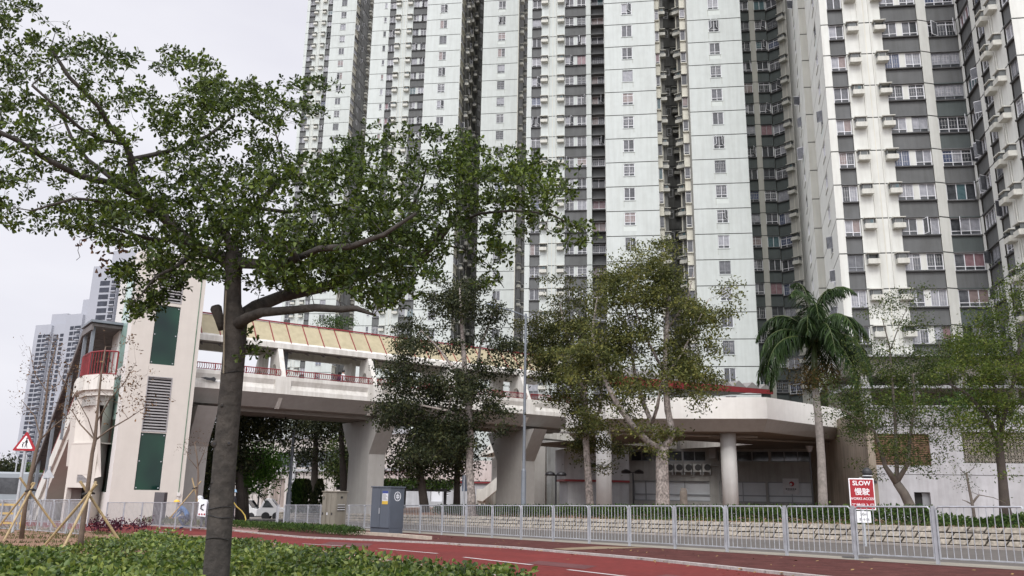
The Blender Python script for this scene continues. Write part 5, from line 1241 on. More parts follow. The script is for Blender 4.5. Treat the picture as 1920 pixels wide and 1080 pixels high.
# ---------------- the large street tree in the foreground
DT = 8.0; loc = at(412, 1143, DT); ST1 = thing('street_tree', 'large spreading tree in the foreground with a smooth grey trunk and open layered crown', 'tree', (loc[0], loc[1], -1.15)); o1 = np.array(ST1.location)
LB1 = [[(398, 1165, .145, 0), (405, 1080, .118, 0), (414, 960, .112, 0), (424, 830, .107, 0), (434, 720, .106, 0), (440, 650, .107, 0), (441, 610, .115, 0), (436, 570, .085, 0), (437, 520, .078, 0), (440, 490, .085, 0), (436, 462, .055, .02), (424, 440, .045, .05), (416, 425, .04, .06)],
       [(438, 500, .075, 0), (415, 482, .07, .1), (375, 468, .065, .3), (340, 440, .06, .4), (300, 400, .055, .4), (268, 372, .05, .3), (250, 340, .045, .2), (246, 300, .04, .1), (235, 270, .03, 0), (205, 235, .026, -.1), (185, 200, .024, -.3), (130, 145, .02, -.5), (95, 90, .015, -.6)],
       [(246, 300, .035, .1), (275, 293, .028, .4), (330, 280, .024, .7), (390, 255, .02, .9), (440, 215, .014, 1.1)],
       [(268, 372, .045, .3), (215, 345, .035, -.2), (150, 330, .03, -.5), (90, 300, .026, -.8), (30, 262, .022, -1), (-40, 230, .02, -1.2)],
       [(250, 345, .035, .2), (205, 330, .03, .6), (165, 300, .024, 1.0), (135, 260, .02, 1.2), (110, 200, .015, 1.3)],
       [(235, 270, .022, 0), (190, 262, .02, -.6), (150, 240, .016, -.9), (60, 160, .012, -1.3)],
       [(300, 400, .04, .4), (255, 392, .03, -.1), (200, 378, .02, -.6), (140, 372, .014, -.9), (60, 395, .009, -1)],
       [(340, 440, .04, .4), (300, 452, .025, .1), (250, 440, .018, -.2), (190, 420, .012, -.4)],
       [(441, 612, .07, 0), (462, 597, .052, -.2), (490, 586, .044, -.4), (540, 582, .038, -.6), (590, 577, .036, -.8), (640, 580, .03, -1.0), (668, 578, .026, -1.05), (700, 590, .01, -1.1)],
       [(445, 600, .075, .05), (480, 575, .07, .4), (530, 555, .065, .8), (600, 540, .058, 1.0), (680, 515, .05, 1.1), (740, 492, .043, 1.1), (790, 480, .038, 1.0), (820, 455, .032, .9), (842, 425, .026, .8), (845, 395, .02, .7)],
       [(440, 492, .06, 0), (480, 495, .05, -.3), (530, 494, .045, -.6), (556, 486, .035, -.8), (552, 470, .03, -.9), (510, 460, .028, -.8), (490, 452, .024, -.6)],
       [(540, 492, .03, -.6), (600, 466, .03, -.9), (660, 462, .028, -1.1), (720, 440, .02, -1.2), (780, 400, .014, -1.3)],
       [(436, 462, .04, .02), (450, 420, .04, .3), (480, 385, .036, .5), (510, 355, .032, .6), (534, 334, .03, .7)],
       [(510, 358, .02, .6), (540, 330, .015, .9), (520, 260, .01, 1), (500, 200, .007, 1.1)],
       [(480, 390, .024, .5), (540, 398, .02, .2), (600, 392, .015, -.1), (650, 380, .01, -.4)],
       [(790, 480, .02, 1.0), (830, 430, .018, .6), (900, 400, .015, .2), (960, 395, .012, -.1), (1030, 400, .009, -.3), (1090, 430, .006, -.4)],
       [(680, 515, .02, 1.1), (750, 440, .018, .8), (790, 350, .015, .6), (800, 310, .012, .5), (870, 300, .009, .4)],
       [(820, 455, .014, .9), (880, 470, .01, .7), (920, 500, .006, .6), (945, 540, .004, .5)],
       [(375, 468, .04, .3), (330, 500, .02, -.2), (290, 520, .012, -.5), (260, 560, .007, -.6)]]
BIGP = [([(-70, -60), (20, -40), (60, 15), (110, 55), (150, 95), (200, 65), (240, 105), (300, 120), (330, 82), (390, 100), (420, 145), (400, 180), (300, 165), (250, 190), (210, 200), (240, 260), (230, 330), (150, 345), (-70, 330)], 560, 1.5),
        ([(240, 190), (300, 165), (400, 150), (470, 150), (520, 165), (590, 145), (615, 155), (600, 210), (560, 220), (535, 250), (545, 290), (440, 300), (330, 280)], 215, 1.3),
        ([(230, 320), (330, 285), (440, 300), (560, 290), (640, 280), (700, 330), (760, 420), (850, 450), (840, 500), (790, 545), (730, 585), (690, 560), (600, 545), (480, 545), (330, 500), (250, 470), (170, 440), (140, 390)], 900, 1.5),
        ([(650, 245), (720, 230), (860, 250), (950, 275), (1010, 285), (1060, 325), (1080, 360), (980, 380), (900, 440), (850, 440), (760, 420), (700, 330), (640, 290)], 330, 1.2),
        ([(980, 350), (1060, 340), (1085, 365), (1112, 370), (1105, 400), (1090, 440), (1060, 470), (1000, 440), (930, 490), (950, 530), (900, 545), (870, 490), (900, 440), (950, 400)], 95, .9),
        ([(240, 490), (330, 475), (400, 520), (340, 530), (300, 570), (285, 600), (245, 605), (230, 570), (255, 545), (215, 520)], 85, .6),
        ([(-30, 380), (60, 370), (130, 380), (170, 430), (110, 440), (20, 435), (-40, 420)], 60, .8), ([(-40, 320), (20, 330), (30, 350), (-40, 355)], 18, .5),
        ([(700, 560), (760, 560), (740, 600), (700, 610), (680, 590)], 14, .4), ([(470, 440), (760, 430), (840, 470), (780, 540), (500, 540)], 160, 1.4),
        ([(460, 610), (485, 650), (470, 680), (450, 650)], 8, .15)]
rng = np.random.default_rng(3); tg = []
for poly, n, dd in BIGP:
    xs_ = [p[0] for p in poly]; ys_ = [p[1] for p in poly]; c = 0; n = int(n*(1.9 if xs_[0] < 0 else 1.75 if min(xs_) > 640 else 2.7))
    while c < n:
        x, y = rng.uniform(min(xs_), max(xs_)), rng.uniform(min(ys_), max(ys_))
        if not inpoly(x, y, poly): continue
        D = DT+rng.uniform(-dd, dd)*(.4+.6*rng.random()); k = rng.integers(3, 7)
        for _ in range(k): tg.append(at(x+rng.normal()*17, y+rng.normal()*6, D+rng.normal()*.13)); c += 1
tubes, ends = grow([px_limb(l, DT) for l in LB1], tg, rng, sag=-.03, twig=.0035, seg=.22, jit=.1)
tubes = [(p-o1, r) for p, r in tubes]
T_ = tubes_mesh('trunk', tubes, BARK_A, ST1, (14, 6, 3))
mb = MB(); a = at(440, 650, DT)-o1
for (x, y, r0, dx, dy, dd) in ((405, 578, .05, 12, 40, -.02), (416, 425, .05, 2, 10, .06)): 
    p, q = at(x, y, DT+dd)-o1, at(x+dx, y+dy, DT)-o1; mb = MB(); mb.tube([p+(p-q)*.12, p, (p+q)/2, q], [r0*.8, r0*1.15, r0*.9, r0*.8], BARK_A, 10); mb.build('branch_stub', ST1, smooth=True)
E_ = np.array([e[0] for e in ends]); Dn = np.array([e[1] for e in ends]); nl = 10
C = np.repeat(E_, nl, 0); dr = np.repeat(Dn, nl, 0)*.45 + unit(rng.normal(size=(len(C), 3))) + np.array([0, 0, .15]); dr = unit(dr); C = C + dr*.012 - np.repeat(Dn, nl, 0)*rng.uniform(0, .07, (len(C), 1))
Lf = rng.uniform(.034, .066, len(C)); V, F = leaf_arrays(C-o1, dr, Lf, Lf*.5, rng)
rawmesh('crown', V, F, [leafmat('leaf_street_tree', (.02, .034, .008), (.045, .076, .013), (.125, .175, .03), .38, .42, .35)], parent=ST1)
mb = MB()
for x, y, r in ((402, 832, .03), (429, 831, .026), (416, 760, .018), (398, 905, .014), (430, 700, .02)):
    p = at(x, y, DT)-o1; dd = -ray(x, y)/np.linalg.norm(ray(x, y)); p = p+dd*(.118-abs(x-416)*.0016); mb.tube([p-dd*.03, p-dd*.002, p+dd*.006], [r*1.1, r, r*.6], BARK_A, 10)
    mb.tube([p+dd*.0065, p+dd*.0075], [r*.45, r*.4], M_black, 8)
mb.build('knot', ST1)
# creeper with dead brown leaves hanging at left, rope on trunk
mb = MB(); mb.tube([at(x, y, 7.6)-o1 for x, y in ((170, 445), (150, 450), (146, 470), (150, 482), (143, 488))], .003, BARK_A, 4)
mb.tube([at(x, y, DT-.13)-o1 for x, y in ((424, 545), (421, 600), (420, 660), (419, 700))], .007, mat('rope', (.22, .19, .14), .9), 5); mb.build('hanging_vine', ST1)
C = np.array([at(x+rng.normal()*5, y+rng.normal()*7, 7.6) for x, y in ((150, 452), (175, 462), (195, 470), (200, 480), (192, 495), (225, 462)) for _ in range(7)]); dr = unit(rng.normal(size=C.shape)+np.array([0, 0, -1])); L = rng.uniform(.03, .06, len(C))
V, F = leaf_arrays(C-o1, dr, L, L*.6, rng, curl=.5); rawmesh('dead_leaves', V, F, [leafmat('leaf_dead', (.05, .03, .025), (.09, .05, .04), (.14, .08, .05), .1)], parent=ST1)

mb = MB()
for y, r in ((968, .117), (952, .118), (700, .109), (1010, .119)):
    c = at(np.interp(y, [700, 952, 968, 1010], [436, 414.5, 413.5, 410.5]), y, DT)-o1; mb.tube([c+np.array([math.cos(a)*r, math.sin(a)*r, .012*math.sin(a*2+y)]) for a in np.linspace(3.4, 5.9, 14)], .0035, M_black, 4)
mb.build('bark_crease', ST1)
# ---------------- other trees
def tree(name, label, D, limbs, blobs, lm, bark, leafL=.13, leafW=.055, per=16, spread=.28, zbase=-1.1, seed=1, twig=.008, depth=1.6, droop=-.2, seg=.7, obov=False, group=None, cat='tree', clump=.42):
    rng = np.random.default_rng(seed); b = limbs[0][0]; loc = at(b[0], b[1], D); T = thing(name, label, cat, (loc[0], loc[1], zbase), group); o = np.array(T.location); tg = []
    for cx, cy, rx, ry, n in blobs:
        c = 0
        while c < n:
            u = rng.normal(size=3); u = u/np.linalg.norm(u)*rng.random()**.45; D_ = D+u[1]*depth*.9
            base = at(cx+u[0]*rx, cy+u[2]*ry, D_)
            for _ in range(3): tg.append(base+rng.normal(size=3)*clump); c += 1
    L = [px_limb(l, D) for l in limbs]; L[0][0][0][2] = min(L[0][0][0][2], zbase-.1)
    tubes, ends = grow(L, tg, rng, twig=twig, seg=seg, jit=.12)
    tubes_mesh('trunk', [(p-o, r) for p, r in tubes], bark, T, (10, 5, 3))
    E_ = np.array([e[0] for e in ends]); C = np.repeat(E_, per, 0); off = rng.normal(size=C.shape); C = C+off*spread*np.array([1.1, 1.1, .55])
    dr = unit(rng.normal(size=C.shape)+np.array([0, 0, droop])); L = rng.uniform(.7, 1.3, len(C))*leafL
    V, F = quad_leaves(C-o, dr, L, L*leafW/leafL, rng); rawmesh('crown', V, F, [lm], parent=T); return T
BARK_P = mat('bark_paper', (.16, .135, .12), .95, .45, 2.2, .9, col2=(.36, .32, .29), fine=9, fs=.3); BARK_D = mat('bark_dark', (.055, .045, .038), .95, .3, 2, .6); BARK_M = mat('bark_mid', (.11, .095, .08), .95, .35, 2, .6)
LFo = leafmat('leaf_olive', (.05, .06, .022), (.09, .105, .036), (.18, .18, .06), .3); LFd = leafmat('leaf_dark', (.014, .02, .012), (.03, .04, .02), (.07, .075, .035), .2)
LFg = leafmat('leaf_green', (.02, .045, .014), (.045, .085, .022), (.09, .14, .035), .3); LFb = leafmat('leaf_bright', (.04, .1, .015), (.08, .17, .03), (.13, .25, .05), .35); LFy = leafmat('leaf_yellowgreen', (.035, .06, .014), (.075, .115, .025), (.15, .18, .045), .4)
LFf = leafmat('leaf_feather', (.025, .048, .018), (.055, .085, .028), (.11, .13, .04), .35)
# paperbark, right of centre (x 1060-1370)
tree('paperbark_tree', 'paperbark with a thick pale forked trunk, right of centre in front of the round deck', 43, [
    [(1243, 985, .44, 0), (1243, 960, .36, 0), (1242, 900, .33, 0), (1241, 860, .31, 0), (1243, 838, .29, 0)],
    [(1243, 842, .2, 0), (1262, 815, .17, .3), (1252, 770, .17, .4), (1246, 700, .15, .4), (1250, 620, .12, .3), (1252, 560, .09, .3), (1240, 500, .05, .3)],
    [(1238, 842, .2, 0), (1215, 828, .17, -.3), (1190, 803, .16, -.5), (1165, 770, .14, -.6), (1145, 735, .14, -.6), (1120, 680, .1, -.4), (1110, 620, .07, 0), (1120, 560, .04, .2)],
    [(1236, 840, .15, 0), (1225, 800, .13, .8), (1208, 760, .12, 1), (1190, 700, .09, 1.2), (1180, 630, .07, 1.2), (1160, 590, .05, 1.2)],
    [(1222, 795, .1, .8), (1232, 765, .09, .3), (1240, 720, .07, 0), (1280, 660, .05, -.3), (1310, 600, .035, -.4), (1330, 560, .02, -.4)],
    [(1246, 700, .08, .4), (1215, 640, .06, .2), (1190, 580, .05, 0), (1170, 520, .03, 0)], [(1250, 620, .06, .3), (1290, 560, .04, 0), (1300, 510, .02, 0)]],
    [(1215, 520, 95, 50, 60), (1140, 560, 60, 45, 36), (1235, 500, 40, 40, 16), (1250, 590, 80, 60, 36), (1160, 640, 80, 60, 58), (1100, 680, 45, 60, 34), (1310, 560, 50, 40, 20), (1320, 620, 35, 45, 14), (1260, 690, 70, 45, 40), (1310, 720, 45, 35, 18), (1170, 720, 70, 40, 34), (1190, 790, 30, 30, 8), (1240, 820, 22, 20, 8), (1120, 780, 25, 20, 6), (1370, 565, 20, 14, 4)],
    LFo, BARK_P, .17, .075, 100, .3, -1.0, 11, .012, 2.6)
tree('paperbark_tree', 'paperbark with a slimmer pale trunk, left of the first round deck column', 48, [
    [(1108, 975, .27, 0), (1106, 940, .22, 0), (1102, 880, .19, 0), (1098, 820, .18, 0), (1100, 780, .2, 0), (1092, 730, .16, 0), (1075, 680, .12, 0), (1060, 620, .08, 0), (1050, 570, .04, 0)],
    [(1100, 800, .12, 0), (1125, 770, .1, .3), (1130, 710, .08, .4), (1125, 650, .05, .4)], [(1092, 740, .08, 0), (1050, 710, .06, -.5), (1020, 660, .04, -.5)]],
    [(1030, 600, 42, 35, 22), (1070, 620, 55, 50, 34), (1020, 660, 45, 55, 46), (1085, 690, 50, 50, 38), (1050, 740, 45, 40, 26), (1100, 790, 42, 35, 24), (1060, 560, 30, 25, 10), (1100, 840, 28, 26, 14), (1130, 850, 22, 20, 7)],
    leafmat('leaf_olive_dark', (.03, .038, .014), (.055, .065, .022), (.12, .115, .04), .25), BARK_P, .17, .075, 100, .3, -1.1, 12, .012, 2.4)
tree('paperbark_tree', 'dark-crowned paperbark standing in front of the footbridge, left of the lamp post', 46, [
    [(884, 975, .26, 0), (884, 930, .22, 0), (880, 880, .2, 0), (882, 820, .19, 0), (878, 760, .16, 0), (872, 700, .16, 0), (868, 640, .12, 0), (864, 590, .08, 0), (862, 540, .05, 0)],
    [(880, 770, .12, 0), (895, 700, .1, .3), (900, 650, .07, .3), (920, 600, .05, .3), (930, 560, .03, .3)], [(878, 740, .1, 0), (850, 690, .08, -.3), (820, 650, .05, -.4), (790, 620, .03, -.4)], [(882, 790, .1, 0), (840, 770, .07, -.6), (790, 760, .05, -.8)]],
    [(860, 560, 55, 38, 30), (830, 570, 45, 30, 15), (900, 590, 50, 45, 18), (770, 640, 40, 35, 20), (755, 700, 42, 45, 32), (840, 660, 55, 45, 14), (880, 720, 55, 55, 32), (820, 750, 60, 45, 38), (860, 800, 50, 40, 28), (755, 775, 45, 40, 28), (930, 650, 28, 35, 9), (955, 640, 22, 40, 8), (800, 830, 60, 25, 18), (920, 760, 32, 42, 11)],
    LFd, BARK_P, .17, .085, 100, .3, -1.1, 13, .012, 2.6)
# trees beyond the bridge
def dark_tree(label, D, x, ytop, lean, blobs, lm=LFd, r=.3, seed=5, bark=BARK_D, L=.26, per=40):
    tree('park_tree', label, D, [[(x, 965, r*1.3, 0), (x+lean*.3, 930, r, 0), (x+lean*.6, 880, r*.85, 0), (x+lean, 820, r*.6, 0), (x+lean, ytop, r*.3, 0)]], blobs, lm, bark, L, L*.45, per, .55, -1.9, seed, .014, 2.6)
dark_tree('dark tree with a straight trunk under the footbridge, right of the shuttered building', 66, 588, 790, 4, [(575, 800, 60, 35, 70), (560, 850, 40, 25, 30), (600, 770, 60, 30, 30)], seed=21)
dark_tree('dark leaning tree under the footbridge beside the flared pier', 64, 648, 780, -8, [(650, 800, 60, 40, 56), (690, 850, 40, 30, 12), (610, 790, 50, 30, 20)], seed=22)
dark_tree('feathery green tree between the khaki cabinet and the bridge pier', 74, 668, 800, 0, [(655, 850, 45, 45, 95), (630, 880, 30, 25, 30), (690, 820, 30, 30, 30)], LFf, .22, 23)
dark_tree('round bright green tree behind the street tree trunk', 62, 462, 850, -4, [(488, 875, 35, 24, 75), (470, 900, 35, 18, 30), (500, 865, 25, 18, 20)], LFb, .2, 24, BARK_M)
dark_tree('tall dark tree just right of the street tree trunk', 58, 452, 800, -6, [(440, 830, 40, 60, 90), (490, 800, 55, 30, 70), (400, 860, 30, 60, 70), (450, 780, 50, 20, 30)], LFg if False else LFd, .3, 25)
dark_tree('dark tree with a leaning trunk right of the flared pier', 60, 800, 820, -22, [(790, 850, 50, 45, 90), (830, 820, 50, 40, 40), (760, 860, 25, 40, 30)], seed=26)
dark_tree('slim black-trunked tree left of the concrete staircase', 66, 856, 820, 2, [(850, 860, 40, 40, 60), (870, 830, 30, 30, 30)], seed=27, r=.26)
dark_tree('dark tree filling the gap between the lift tower and the street tree trunk', 56, 385, 820, 0, [(375, 900, 22, 50, 60), (395, 860, 20, 50, 40)], seed=28, r=.22)
# palm
def palm():
    D = 46; loc = at(1545, 975, D); T = thing('royal_palm', 'tall palm with a smooth grey trunk and drooping fronds in front of the nearest tower', 'palm tree', (loc[0], loc[1], -1.0)); o = np.array(T.location); rng = np.random.default_rng(9)
    P = [np.array([loc[0], loc[1], -1.2]), at(1543, 940, D), at(1540, 860, D), at(1535, 790, D), at(1529, 728, D)]; mb = MB(); mb.tube([p-o for p in P], [.3, .25, .215, .205, .19], mat('palm_trunk', (.24, .22, .2), .9, .25, 1.5, .4, fine=6), 14); mb.build('trunk', T, smooth=True)
    mb = MB(); q = at(1526, 640, D); mb.tube([P[-1]-o, (P[-1]+q)/2-o, q-o], [.2, .18, .1], mat('palm_crownshaft', (.06, .09, .03), .5), 12); mb.build('crownshaft', T, smooth=True)
    LM = leafmat('leaf_palm', (.012, .027, .010), (.024, .047, .016), (.05, .085, .03), .2, .4); stem = mat('frond_stem', (.06, .08, .02), .6)
    for i in range(24):
        az = i*2.4+rng.random()*.3; el = math.radians([86, 68, 54, 38, 20, 2][i % 6]+rng.uniform(-6, 6)); L = rng.uniform(4.2, 5.0); pts = [q]; d = np.array([math.cos(az)*math.cos(el), math.sin(az)*math.cos(el), math.sin(el)]); n = 12
        p = q.copy(); 
        for k in range(n): p = p+d*L/n; pts.append(p); d = d+np.array([0, 0, -.13-.035*k]); d /= np.linalg.norm(d)
        mb = MB(); mb.tube([a-o for a in pts], list(np.linspace(.05, .012, n+1)), stem, 5); FR = mb.build('frond', T)
        C = []; DR = []; LL = []
        for k in range(1, n):
            for j in range(9):
                f = j/9; a = pts[k]*(1-f)+pts[k+1]*f; t = pts[k+1]-pts[k]; t /= np.linalg.norm(t); s = np.cross(t, [0, 0, 1]); s /= np.linalg.norm(s)+1e-9
                for sg in (-1, 1): C.append(a); v = s*sg*.7+t*.4+np.array([0, 0, -.65])+rng.normal(size=3)*.16; DR.append(v/np.linalg.norm(v)); LL.append(1.1*math.sin(math.pi*min(.95, (k+f)/n*.85+.12))+.1)
        C, DR, LL = np.array(C)-o, np.array(DR), np.array(LL); mid = C+DR*LL[:, None]*.5; d2 = unit(DR+np.array([0, 0, -.9]))
        s = unit(np.cross(DR, rng.normal(size=DR.shape)*.3+[0, 0, 1])); w = .028
        V = np.stack([C-s*w, C+s*w, mid+s*w, mid-s*w, mid+s*w*.9, mid-s*w*.9, mid+d2*LL[:, None]*.5-s*.004, mid+d2*LL[:, None]*.5+s*.004], 1).reshape(-1, 3); b = np.arange(len(C))[:, None]*8
        F = np.concatenate([b+[[0, 1, 2, 3]], b+[[5, 4, 7, 6]]], 1).reshape(-1, 4); rawmesh('leaflets', V, F, [LM], parent=FR)
    c = at(1534, 708, D); C = c+rng.normal(size=(2600, 3))*np.array([.8, .6, .42]); dr = unit(rng.normal(size=C.shape)+[0, 0, -.8]); Lx = rng.uniform(.08, .2, len(C)); V, F = quad_leaves(C-o, dr, Lx, Lx*.35, rng)
    rawmesh('flower_cluster', V, F, [leafmat('palm_flower', (.05, .045, .02), (.1, .09, .035), (.15, .09, .045), .2)], parent=T)
palm()
def thin_tree(label, D, limbs, blobs, lm, seed, per=85, sp=.24, L=.11, bark=BARK_M, tw=.01, zb=-1.0, depth=1.5):
    return tree('park_tree', label, D, limbs, blobs, lm, bark, L, L*.4, per, sp, zb, seed, tw, depth)
thin_tree('sparse feathery tree with a leaning pale trunk right of the red sign', 36, [
    [(1722, 985, .28, 0), (1712, 960, .22, 0), (1695, 925, .19, 0), (1681, 905, .17, 0)],
    [(1681, 906, .14, 0), (1660, 875, .1, 0), (1650, 840, .08, 0), (1640, 810, .06, -.2), (1600, 780, .05, -.4), (1560, 757, .03, -.5)],
    [(1682, 904, .1, 0), (1681, 860, .08, .2), (1678, 780, .06, .3), (1672, 700, .05, .3), (1668, 650, .035, .3), (1655, 600, .02, .3)],
    [(1681, 905, .11, 0), (1702, 870, .09, -.2), (1706, 820, .06, -.3), (1715, 760, .05, -.3), (1712, 700, .03, -.3)], [(1668, 660, .025, .3), (1686, 610, .02, .3), (1700, 580, .012, .3)]],
    [(1640, 790, 65, 30, 34), (1690, 700, 50, 36, 44), (1740, 700, 46, 30, 32), (1620, 730, 45, 30, 22), (1700, 770, 55, 26, 28), (1660, 600, 25, 25, 9), (1700, 590, 30, 22, 10), (1590, 760, 35, 22, 16), (1690, 850, 60, 25, 20), (1650, 660, 30, 25, 14), (1740, 850, 30, 18, 12)], LFf, 31)
thin_tree('yellow-green tree with a dark straight trunk at the right edge before the lattice screen', 34, [
    [(1888, 985, .3, 0), (1884, 950, .2, 0), (1880, 900, .17, 0), (1874, 840, .15, 0), (1872, 810, .12, 0)],
    [(1873, 830, .1, 0), (1850, 780, .08, .2), (1815, 740, .06, .2), (1780, 720, .04, .2)], [(1874, 820, .1, 0), (1888, 760, .08, -.3), (1905, 700, .06, -.3), (1915, 620, .04, -.3)], [(1874, 815, .08, 0), (1868, 740, .06, .5), (1850, 670, .05, .5), (1840, 610, .03, .5)]],
    [(1860, 700, 60, 36, 44), (1900, 680, 45, 40, 34), (1830, 760, 55, 25, 30), (1900, 770, 45, 35, 28), (1810, 640, 36, 22, 22), (1880, 600, 45, 22, 20), (1915, 540, 32, 36, 22), (1800, 800, 45, 18, 16), (1860, 820, 55, 16, 14), (1770, 690, 26, 18, 9)], LFy, 32, L=.115, bark=BARK_D)
thin_tree('greener tree crown above the concrete wall, behind the yellow-green tree', 52, [[(1806, 790, .12, 0), (1806, 760, .1, 0), (1810, 640, .06, 0)], [(1806, 770, .07, 0), (1770, 690, .05, 0), (1760, 640, .03, 0)]],
    [(1800, 640, 60, 35, 60), (1760, 690, 50, 30, 36), (1830, 680, 40, 40, 30)], LFf, 33, tw=.012, zb=tz(1806, 790, 52))
thin_tree('small bare-stemmed sapling in the bed before the pale wall', 32, [[(1828, 985, .09, 0), (1824, 950, .055, 0), (1815, 905, .04, 0), (1812, 885, .03, 0)], [(1822, 945, .045, 0), (1832, 932, .04, 0), (1836, 928, .03, 0)], [(1823, 946, .03, 0), (1812, 940, .02, 0), (1804, 937, .012, 0)], [(1812, 890, .02, 0), (1800, 880, .012, 0)], [(1812, 888, .02, 0), (1825, 878, .012, 0)]],
    [(1800, 880, 18, 7, 10), (1825, 878, 22, 7, 12), (1835, 930, 6, 6, 3)], LFf, 34, 10, .15, .08, tw=.006, depth=.4)
# podium-level planting
for (x, y, rx, ry, D, lab, sd) in ((635, 604, 35, 9, 100, 'clipped bush on the podium roof behind the yellow bridge roof', 41), (1690, 757, 60, 12, 50, 'trailing yellow-flowered shrubs along the top of the concrete wall', 42), (1800, 765, 60, 12, 49, 'green shrubs along the top of the concrete wall at the right', 43)):
    tree('podium_shrub', lab, D, [[(x, y+ry*1.4, .1, 0), (x, y, .05, 0)]], [(x, y, rx, ry, 60)], LFg if sd != 42 else LFy, BARK_M, .22, .1, 30, .4, tz(x, y+ry*1.4, D), sd, .01, 1.2, cat='shrub')
# far left greenery
tree('distant_tree', 'dark distant tree at the far left edge behind the lamp posts', 90, [[(8, 960, .4, 0), (6, 900, .25, 0)]], [(2, 890, 18, 16, 60), (-20, 880, 30, 20, 60)], LFd, BARK_D, .4, .2, 24, .8, -2.3, 51, .02, 3)
tree('distant_tree', 'pale green distant trees behind the coach', 140, [[(52, 960, .4, 0), (50, 900, .25, 0)]], [(48, 888, 16, 9, 60), (78, 892, 12, 8, 30)], LFg, BARK_D, .5, .25, 24, 1.0, -2.3, 52, .02, 4)
# ---------------- hedges, low planting
def hedge(name, label, pts, w, h, lm, n, zf, leafL=.09, seed=1, kind=None, cat='hedge', spiky=False, zj=.0):
    rng = np.random.default_rng(seed); pts = [np.array(p[:2], float) for p in pts]; seg = list(zip(pts, pts[1:])); Ls = np.array([np.linalg.norm(b-a) for a, b in seg]); o = np.array([*pts[0], zf(*pts[0])])
    k = rng.choice(len(seg), n, p=Ls/Ls.sum()); t = rng.random(n); A = np.array([s[0] for s in seg])[k]; B = np.array([s[1] for s in seg])[k]; P = A+(B-A)*t[:, None]; d = unit(B-A); nn = np.stack([-d[:, 1], d[:, 0]], 1)
    u = rng.uniform(-1, 1, n); hh = rng.random(n)**.5; hmod = h*(1+zj*np.sin(P[:, 0]*2.1)*np.cos(P[:, 1]*1.7)+rng.normal(size=n)*.04); P = P+nn*(u*w/2)[:, None]
    Z = np.array([zf(*p) for p in P]); C = np.column_stack([P, Z+hh*hmod*(1-.25*u**2)]); dr = unit(rng.normal(size=C.shape)+[0, 0, 1.2 if spiky else .5]); L = rng.uniform(.7, 1.4, n)*leafL
    V, F = quad_leaves(C-o, dr, L, L*(.3 if spiky else .55), rng)
    T = thing(name, label, cat, o) if not kind else None
    ob = rawmesh('foliage' if T else name, V, F, [lm], parent=T)
    if kind: ob.location = tuple(o); tag(ob, label, cat, kind='stuff')
    return ob
bedz = lambda x, y: zp(x, y)+BEDH-.05
hedge('hedge', 'long clipped dark green hedge behind the stone block wall', [fp(6, WALL_OFF-2.2), fp(38, WALL_OFF-2.6)], 1.0, .62, LFg, 26000, bedz, .1, 61)
hedge('hedge', 'loose green shrubs behind the stone wall at the foot of the palm', [fp(.5, WALL_OFF-2.4), fp(6, WALL_OFF-2.2)], 1.0, .36, LFg, 3000, bedz, .11, 62, zj=.4)
hedge('ground_cover', 'thin grass and seedlings in the bed before the pale wall', [fp(-13, WALL_OFF-1.2), fp(20, WALL_OFF-1.2)], 1.6, .12, LFg, 6000, bedz, .08, 63, 'stuff', 'ground cover', True)
hedge('hedge', 'low green planting strip in front of the two utility cabinets', [G(432, 990), G(520, 996), G(600, 1001.5), G(668, 1007.5)], .75, .32, LFg, 9000, lambda x, y: zp(x, y), .085, 64, spiky=True)
hedge('hedge', 'ragged young planting at the foot of the railing before the lift tower', [G(212, 980), G(300, 984), G(388, 991)], .8, .3, leafmat('leaf_young', (.05, .07, .02), (.1, .12, .04), (.2, .19, .08), .3), 5200, lambda x, y: zp(x, y), .1, 65, spiky=True, zj=.4)
mb = MB()
for i, x in enumerate((554, 563, 573, 597)):
    c = at(x, 945, 62); rngc = np.random.default_rng(70+i); n = 900; t = rngc.random(n); a = rngc.random(n)*6.28; r = .55*(1-t)**.7; C = np.column_stack([np.cos(a)*r, np.sin(a)*r, t*2.3]); dr = unit(np.column_stack([np.cos(a), np.sin(a), np.full(n, 1.5)])); V, F = quad_leaves(C, dr, np.full(n, .28), np.full(n, .12), rngc)
    T = thing('conifer', ['leftmost', 'second', 'third', 'rightmost'][i]+' small conical conifer in the row beneath the footbridge', 'conifer', (c[0], c[1], tz(x, 931, 62)-1.2), 'small conical conifers under the bridge'); rawmesh('foliage', V, F, [LFg if i < 2 else LFd], parent=T)
for i, (x, y, D, s, lab) in enumerate(((575, 915, 70, 1.0, 'small palm with arching fronds beside the conifers'), (462, 925, 64, .9, 'small palm behind the parked cars'))):
    c = at(x, y, D); rngc = np.random.default_rng(80+i); T = thing('small_palm', lab, 'palm tree', (c[0], c[1], -1.9)); mb = MB(); zc = c[2]+1.9; mb.tube([(0, 0, 0), (0, 0, zc)], [.12, .09], BARK_M, 7); mb.build('trunk', T); C = []; DR = []; LL = []
    for k in range(13):
        az = k*2.4; el = rngc.uniform(.2, 1.1); p = np.array([0, 0, zc]); d = np.array([math.cos(az)*math.cos(el), math.sin(az)*math.cos(el), math.sin(el)])
        for j in range(26):
            p = p+d*.07*s; d = d+[0, 0, -.07]; d /= np.linalg.norm(d); q = np.cross(d, [0, 0, 1]); q /= np.linalg.norm(q)+1e-6
            for sg in (-1, 1): C.append(p); DR.append(q*sg+d*.8+np.array([0, 0, -.3])); LL.append(.42*s)
    V, F = quad_leaves(np.array(C), unit(np.array(DR)), np.array(LL), np.full(len(C), .05), rngc); rawmesh('fronds', V, F, [LFg], parent=T)
